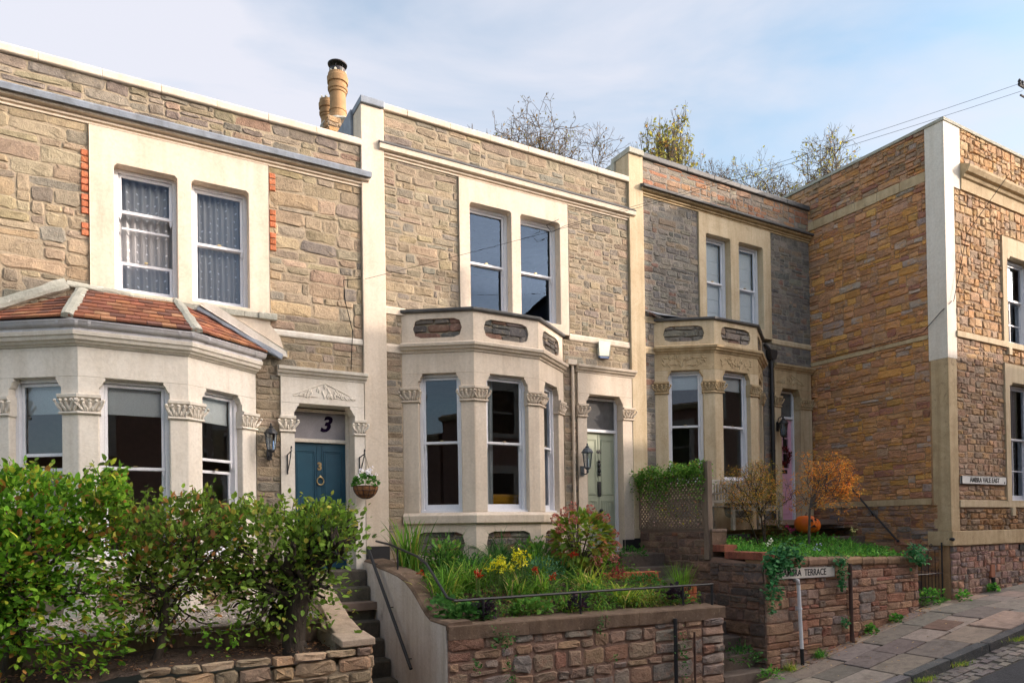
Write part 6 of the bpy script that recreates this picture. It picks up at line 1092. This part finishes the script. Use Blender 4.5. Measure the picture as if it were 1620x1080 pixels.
sign('street_sign', 'worn AMBRA TERRACE street sign on the reddish garden wall', F5, .11, 1.49, 2.185, 2.345, .062, 'AMBRA  TERRACE', M_SIGN, -.015, .140, .86)
sgn = sign('street_sign', 'white AMBRA VALE EAST street sign on the corner building', CF, .29, 1.82, 3.665, 3.81, .062, 'AMBRA VALE EAST', M_SIGNW, 0, .125, .98, .002); text('8', CF, 1.745, .064, 3.70, .05, M_BLACK, sgn, 'lettering')
DP = thing('drain_pipe', 'white painted drain pipe with black foot on the reddish garden wall', 'pipe', (8.77, 6.86, .9)); q = MB(); q.tube([(8.74, 6.92, 2.17), (8.745, 6.86, 2.16), (8.75, 6.855, 2.10)], .03, 10); q.build('elbow', M_GUTTER, DP, smooth=True); q = MB(); q.tube([(8.75, 6.855, 2.12), (8.80, 6.855, 1.16)], .027, 12); q.tube([(8.768, 6.855, 1.76), (8.770, 6.855, 1.73)], .036, 12); q.build('pipe', M_PAINTW, DP, smooth=False); q = MB(); q.tube([(8.80, 6.855, 1.158), (8.81, 6.855, .88)], .0275, 12); q.build('foot', M_BLACK, DP)
q = MB(); q.box(F5, .59, .615, .04, .075, 1.72, 1.78); q.build('pipe_clip', M_GUTTER, DP)
RP = thing('drain_pipe', 'rusty brown iron drain pipe on the reddish garden wall', 'pipe', (9.98, 6.86, 1.1)); q = MB(); q.tube([(9.97, 6.86, 2.36), (9.985, 6.86, 1.14)], .03, 12); q.build('pipe', M_RUST, RP); q = MB(); q.tube([(9.985, 6.86, 1.30), (9.985, 6.855, 1.14), (9.99, 6.80, 1.12)], [.032, .04, .05], 12); q.build('foot', M_RUST, RP)
def lantern(label, x, z, s, d=0, facew=False, mat=M_BLACK, group='wall lanterns beside the doors'):
    T = thing('wall_lantern', label, 'lantern', (x, D - d, z), group); c = (x, D - d - .13 * s, z); q = MB(); q.lathe((c[0], c[1], z - .16 * s), [(.012 * s, -.07 * s), (.02 * s, -.05 * s), (.012 * s, -.03 * s), (.045 * s, 0), (.05 * s, .015 * s)], 10); q.build('finial', mat, T, smooth=True)
    g = MB(); g.lathe((c[0], c[1], z - .145 * s), [(.047 * s, 0), (.070 * s, .20 * s)], 6); g.build('glass', M_LAMPG, T); b_ = MB()
    for k in range(6): a = k * math.pi / 3; b_.tube([(c[0] + .048 * s * math.cos(a), c[1] + .048 * s * math.sin(a), z - .145 * s), (c[0] + .072 * s * math.cos(a), c[1] + .072 * s * math.sin(a), z + .055 * s)], .0055 * s, 5)
    b_.build('cage', mat, T); q = MB(); q.lathe((c[0], c[1], z + .055 * s), [(.088 * s, 0), (.085 * s, .012 * s), (.055 * s, .055 * s), (.025 * s, .075 * s), (.028 * s, .09 * s), (.010 * s, .10 * s), (.012 * s, .125 * s), (.002, .14 * s)], 12); q.build('lantern_roof', mat, T, smooth=False)
    q = MB(); q.tube([(x, D - d - .0, z + .02 * s), (x, D - d - .03, z + .16 * s), (x, D - d - .09 * s, z + .19 * s), (c[0], c[1], z + .15 * s)] if facew else [(x, D - d, z - .20 * s), (x, D - d - .05 * s, z - .24 * s), (x, D - d - .11 * s, z - .24 * s), (c[0], c[1], z - .20 * s)], .010 * s, 8); q.box(WALL, x - .03 * s, x + .03 * s, d, d + .015, z - (.26 if not facew else .06) * s, z - (.12 if not facew else -.10) * s); q.build('bracket', mat, T)
M_GREYL = plain('weathered grey iron', (.07, .085, .10), .5)
lantern('slim black lantern on the narrow stone strip left of the teal door', 1.835, 4.22, 1.05, .03); lantern('blue-grey flat-backed lantern left of the pale green door', 6.90, 4.16, 1.18, .055, mat=M_GREYL); lantern('black lantern on a curved arm left of the pink door', 11.76, 4.94, 1.15, .055, facew=True)
BK = []
for x, lab in ((2.065, 'empty black hanging bracket left of the teal door'), (3.055, 'black hanging bracket right of the teal door, holding the flower basket')):
    q = MB(); q.tube([(x, D - .06, 4.03), (x, D - .06, 3.76)], .009, 6); q.tube([(x, D - .065, 4.02), (x, D - .30, 4.05)], .008, 6); q.tube([(x, D - .065, 3.79), (x, D - .18, 3.90), (x, D - .28, 4.04)], .007, 6); q.tube([(x, D - .30 + .03 * (1 - t / 8) * math.cos(t) * .8, 4.08 + .03 * math.sin(t)) for t in np.linspace(-1.5, 3, 8)], .007, 5); tag(q.build('hanging_bracket', M_BLACK), lab, 'bracket')
bx, by, bz = 3.06, D - .30, 3.60
HB = thing('hanging_basket', 'coir-lined hanging basket of white flowers right of the teal door', 'flower basket', (bx, by, bz)); R0 = .17; q = MB(); q.lathe((bx, by, bz), [(.01, -.165)] + [(R0 * math.sin(t), -R0 * math.cos(t)) for t in np.linspace(.2, math.pi / 2, 8)] + [(R0 - .02, .0), (.02, -.02)], 24); q.build('liner', M_COIR, HB, smooth=True); q = MB()
for k in range(12): a = k * math.pi / 6; q.tube([(bx + (R0 + .004) * math.sin(t) * math.cos(a), by + (R0 + .004) * math.sin(t) * math.sin(a), bz - (R0 + .004) * math.cos(t)) for t in np.linspace(.1, math.pi / 2, 7)], .0035, 5)
for t in (.8, 1.2, 1.57): q.tube([(bx + (R0 + .004) * math.sin(t) * math.cos(a), by + (R0 + .004) * math.sin(t) * math.sin(a), bz - (R0 + .004) * math.cos(t)) for a in np.linspace(0, 6.2832, 25)], .0035, 5)
for k in range(3): a = k * 2.094 + .5; q.tube([(bx + R0 * math.cos(a), by + R0 * math.sin(a), bz), (bx, by, 4.03)], .0025, 4)
q.build('wire_frame', M_BLACK, HB); n = 260; dd_ = norm(NP.normal(0, 1, (n, 3))); dd_[:, 2] = np.abs(dd_[:, 2]); leaves('foliage', np.array([bx, by, bz]) + dd_ * [.17, .17, .15], dd_, .042, [((.07, .20, .03), 4), ((.10, .25, .05), 2), ((.04, .12, .02), 2)], HB, RO, .5, 1)
P_ = np.array([(bx + NP.normal(0, .08), by + NP.normal(0, .07) - .03, bz + .17 + NP.normal(0, .035)) for _ in range(16)]); P_ = np.repeat(P_, 5, 0) + NP.normal(0, .01, (80, 3)); leaves('petals', P_, NP.normal(0, 1, (80, 3)) + [0, -.5, .3], .032, [((.82, .80, .84), 1)], HB, RO, .3, .5)
AB = thing('alarm_box', 'cream alarm box with blue base under the string course', 'alarm box', (7.42, D, 6.0)); q = MB(); q.prism(WALL, [(7.30, 5.93), (7.50, 5.93), (7.52, 6.17), (7.29, 6.17)], [], 0, .075); q.build('box', M_PLAST, AB, bevel=.012); q = MB(); q.prism(WALL, [(7.315, 5.89), (7.485, 5.89), (7.50, 5.928), (7.30, 5.928)], [], 0, .07); q.build('strobe', M_BLUE, AB, bevel=.008)
# wreath on the pink door
n = 320; a = NP.uniform(0, 6.283, n); P_ = np.stack([12.17 + .15 * np.cos(a) + NP.normal(0, .025, n), D + .13 + NP.normal(0, .02, n), 4.40 + .17 * np.sin(a) + NP.normal(0, .025, n)], 1); o = leaves('door_wreath', P_, np.stack([-np.sin(a), np.full(n, -.4), np.cos(a)], 1), .05, [((.24, .025, .03), 3), ((.12, .02, .02), 3), ((.05, .05, .02), 1)], None, OV, .5, 1, None); plant('door_wreath', 'dark red leafy wreath hung on the pink door', 'wreath', None, o)
# yellow sofa and a lamp seen through the middle bay
q = MB(); q.xbox(4.8, 5.75, 9.5, 10.2, 2.6, 3.35); q.xbox(4.8, 5.75, 9.45, 9.65, 3.35, 3.52); tag(q.build('sofa', M_YEL, bevel=.05), 'mustard yellow sofa seen through the middle bay window', 'sofa')
q = MB(); q.xbox(-3, 2, 0, .1, 0, .1); 
# cables
def cable(name, label, pts, r=.006, sag=.0, cat='cable'):
    q = MB(); P_ = []
    for (a, b) in zip(pts[:-1], pts[1:]):
        for t in np.linspace(0, 1, 13)[:-1]: P_.append(tuple(a[i] + (b[i] - a[i]) * t - (sag * 4 * t * (1 - t) if i == 2 else 0) for i in range(3)))
    P_.append(pts[-1]); q.tube(P_, r, 5); return tag(q.build(name, M_CABLE), label, cat)
PX, PY, PZ = 11.95, 5.1, 9.5
cable('overhead_cable', 'thin overhead cable from the street pole to the left pilaster', [(PX - .30, PY, PZ - .22), (3.16, D - .1, 6.55)], .0028, .10); cable('overhead_cable', 'upper of the twin overhead cables crossing the sky', [(PX - .34, PY, PZ - .12), (6.6, D - .1, 8.0)], .0028, .06)
cable('wall_cable', 'thin dark cable running down the stonework of the left house', [(3.1, D - .07, 6.55), (2.86, D - .06, 6.5), (2.88, D - .06, 6.2), (2.98, D - .06, 5.8), (2.95, D - .06, 5.25)], .006); cable('wall_cable', 'sagging black cable pinned to the tall side wall above its band', [(12.86, 9.6, 6.42), (12.86, 8.6, 6.40), (12.86, 7.3, 6.44), (12.86, 6.98, 6.72), (13.0, 6.86, 6.9)], .007); cable('wall_cable', 'thin cable hanging from the corner cornice on the front', [(13.05, 6.86, 6.9), (13.5, 6.84, 8.2), (14.5, 6.6, 9.4)], .006)
cable('wall_cable', 'cable looped across the cream window surround of the middle house', [(6.6, D - .1, 8.0), (6.35, D - .07, 7.85), (6.25, D - .07, 7.95), (6.5, D - .07, 8.1)], .004)
PL = thing('utility_pole', 'utility pole top with insulators at the right edge of the sky', 'pole', (PX, PY, 1.5)); q = MB(); q.tube([(PX, PY, zg(PX) - .3), (PX, PY, PZ)], [.10, .07], 12); q.build('pole', M_WOOD, PL); q = MB(); q.tube([(PX - .40, PY, PZ - .16), (PX + .3, PY, PZ - .16)], .018, 6); q.tube([(PX - .36, PY, PZ - .30), (PX + .3, PY, PZ - .30)], .014, 6)
for x in (-.38, -.30, -.2): q.lathe((PX + x, PY, PZ - .16), [(.018, 0), (.025, .02), (.018, .045), (.025, .06), (.01, .09)], 8)
q.build('crossarm', M_BLACK, PL)
# ------------------------------------------------------------ hill and trees behind
field('hill', -60, 120, 18, 90, lambda x, y: min(14, 3 + (y - 18) * 1.2) if y < 30 else 14 + (y - 30) * .05, surf('hill grass', (.08, .12, .04), (.05, .08, .03), .8, .95, .5), 20, 20, .2)
def bg_tree(label, x, y, top, rad, seed, nl, pal, size=.16, depth=6, up=.02, r=.15, wob=.36, base_z=12.0):
    T = thing('autumn_tree', label, 'tree', (x, y, base_z), 'trees behind the terrace'); rng = np.random.default_rng(seed); segs = []; tips = []; H_ = top - base_z; p = np.array([x, y, base_z - .5]); q_ = np.array([x + rng.normal(0, .1), y, base_z + H_ * .26]); segs.append((p, q_, r * 1.3, r)); b = (np.array([x - rad, y - rad, base_z]), np.array([x + rad, y + rad, top]))
    for _ in range(5): dd_ = np.array([rng.normal(0, .55), rng.normal(0, .5), 1.0]); grow(q_, dd_ / np.linalg.norm(dd_), r * .6, H_ * .27, depth - 1, rng, segs, tips, wob, (2, 3), .62, .70, up, None)
    z = np.array([s_[1][2] for s_ in segs]); zz = z.max(); sc = (top - q_[2]) / (zz - q_[2]); xm = np.percentile(np.abs(np.array([s_[1][0] for s_ in segs]) - x), 90); sx_ = rad / xm * .93
    def T_(v): v = np.array(v, float); k = max(0, (v[2] - q_[2])); return np.array([x + (v[0] - x) * sx_, y + (v[1] - y) * sx_, q_[2] + k * sc if v[2] > q_[2] else v[2]])
    segs = [(T_(a), T_(b_), max(c_ * .8, .007), max(d2 * .8, .006)) for a, b_, c_, d2 in segs]; segs_mesh('branches', segs, surf('far bark', (.16, .13, .105), (.10, .08, .065), 2, .9, .2), T, 4); tp = np.array([T_(t[0]) for t in tips]); idx = rng.integers(0, len(tp), nl); leaves('foliage', tp[idx] + rng.normal(0, .07, (nl, 3)), rng.normal(0, 1, (nl, 3)) + [0, 0, -.4], size, pal, T, OV, .5, 1)
PT = [((.28, .27, .06), 3), ((.38, .32, .07), 2), ((.18, .19, .05), 2), ((.32, .18, .06), 1)]
bg_tree('wide nearly bare tree behind the middle house parapet', 16.9, 26, 21.1, 3.4, 1, 5000, [((.16, .11, .05), 3), ((.22, .14, .05), 2), ((.16, .16, .05), 2)], .11, 7)
bg_tree('narrow olive-leaved tree left of centre behind the right house', 24.1, 26, 23.5, 1.95, 2, 8000, PT, .19, 7); bg_tree('low bare twiggy tree between the two leafy ones', 28.2, 26, 21.9, 2.6, 3, 2500, [((.14, .10, .04), 3)], .11, 7)
bg_tree('loose yellow-green tree against the corner building', 33.6, 26, 23.9, 3.2, 4, 7500, [((.30, .27, .06), 3), ((.22, .22, .05), 3), ((.26, .16, .05), 1.5)], .15, 7)
# repeats share a group phrase
GR = {'iris_clump': 'sword-leaved clumps in the middle bed', 'fern_clump': 'fern clumps in the right bed', 'weed': 'weeds at the wall foot', 'weed_tuft': 'weeds at the wall foot', 'wall_plant': 'small plants growing on the rubble wall', 'ivy': 'ivy on the right garden wall', 'street_sign': 'street name signs',
      'hanging_bracket': 'hanging brackets either side of the teal door', 'overhead_cable': 'overhead cables', 'wall_cable': 'cables on the walls', 'red_flower': 'red flowers in the middle bed', 'yellow_flowers': 'yellow flowers in the middle bed', 'small_flowers': 'small flowers in the right bed',
      'stone_steps': 'stone steps', 'garden_wall': 'front garden walls', 'heuchera_plant': 'dark purple plants along the railing', 'geranium_plant': 'round-leaved plants at the bed corner', 'leafy_plant': 'green leafy plants', 'drain_pipe': 'pipes on the right garden wall', 'pumpkin': 'pumpkins', 'hedge_sucker': 'hornbeam suckers', 'handrail': 'black handrails'}
for o in COL.objects:
    if o.parent is None and 'group' not in o and 'label' in o and o.name.split('.')[0] in GR: o['group'] = GR[o.name.split('.')[0]]
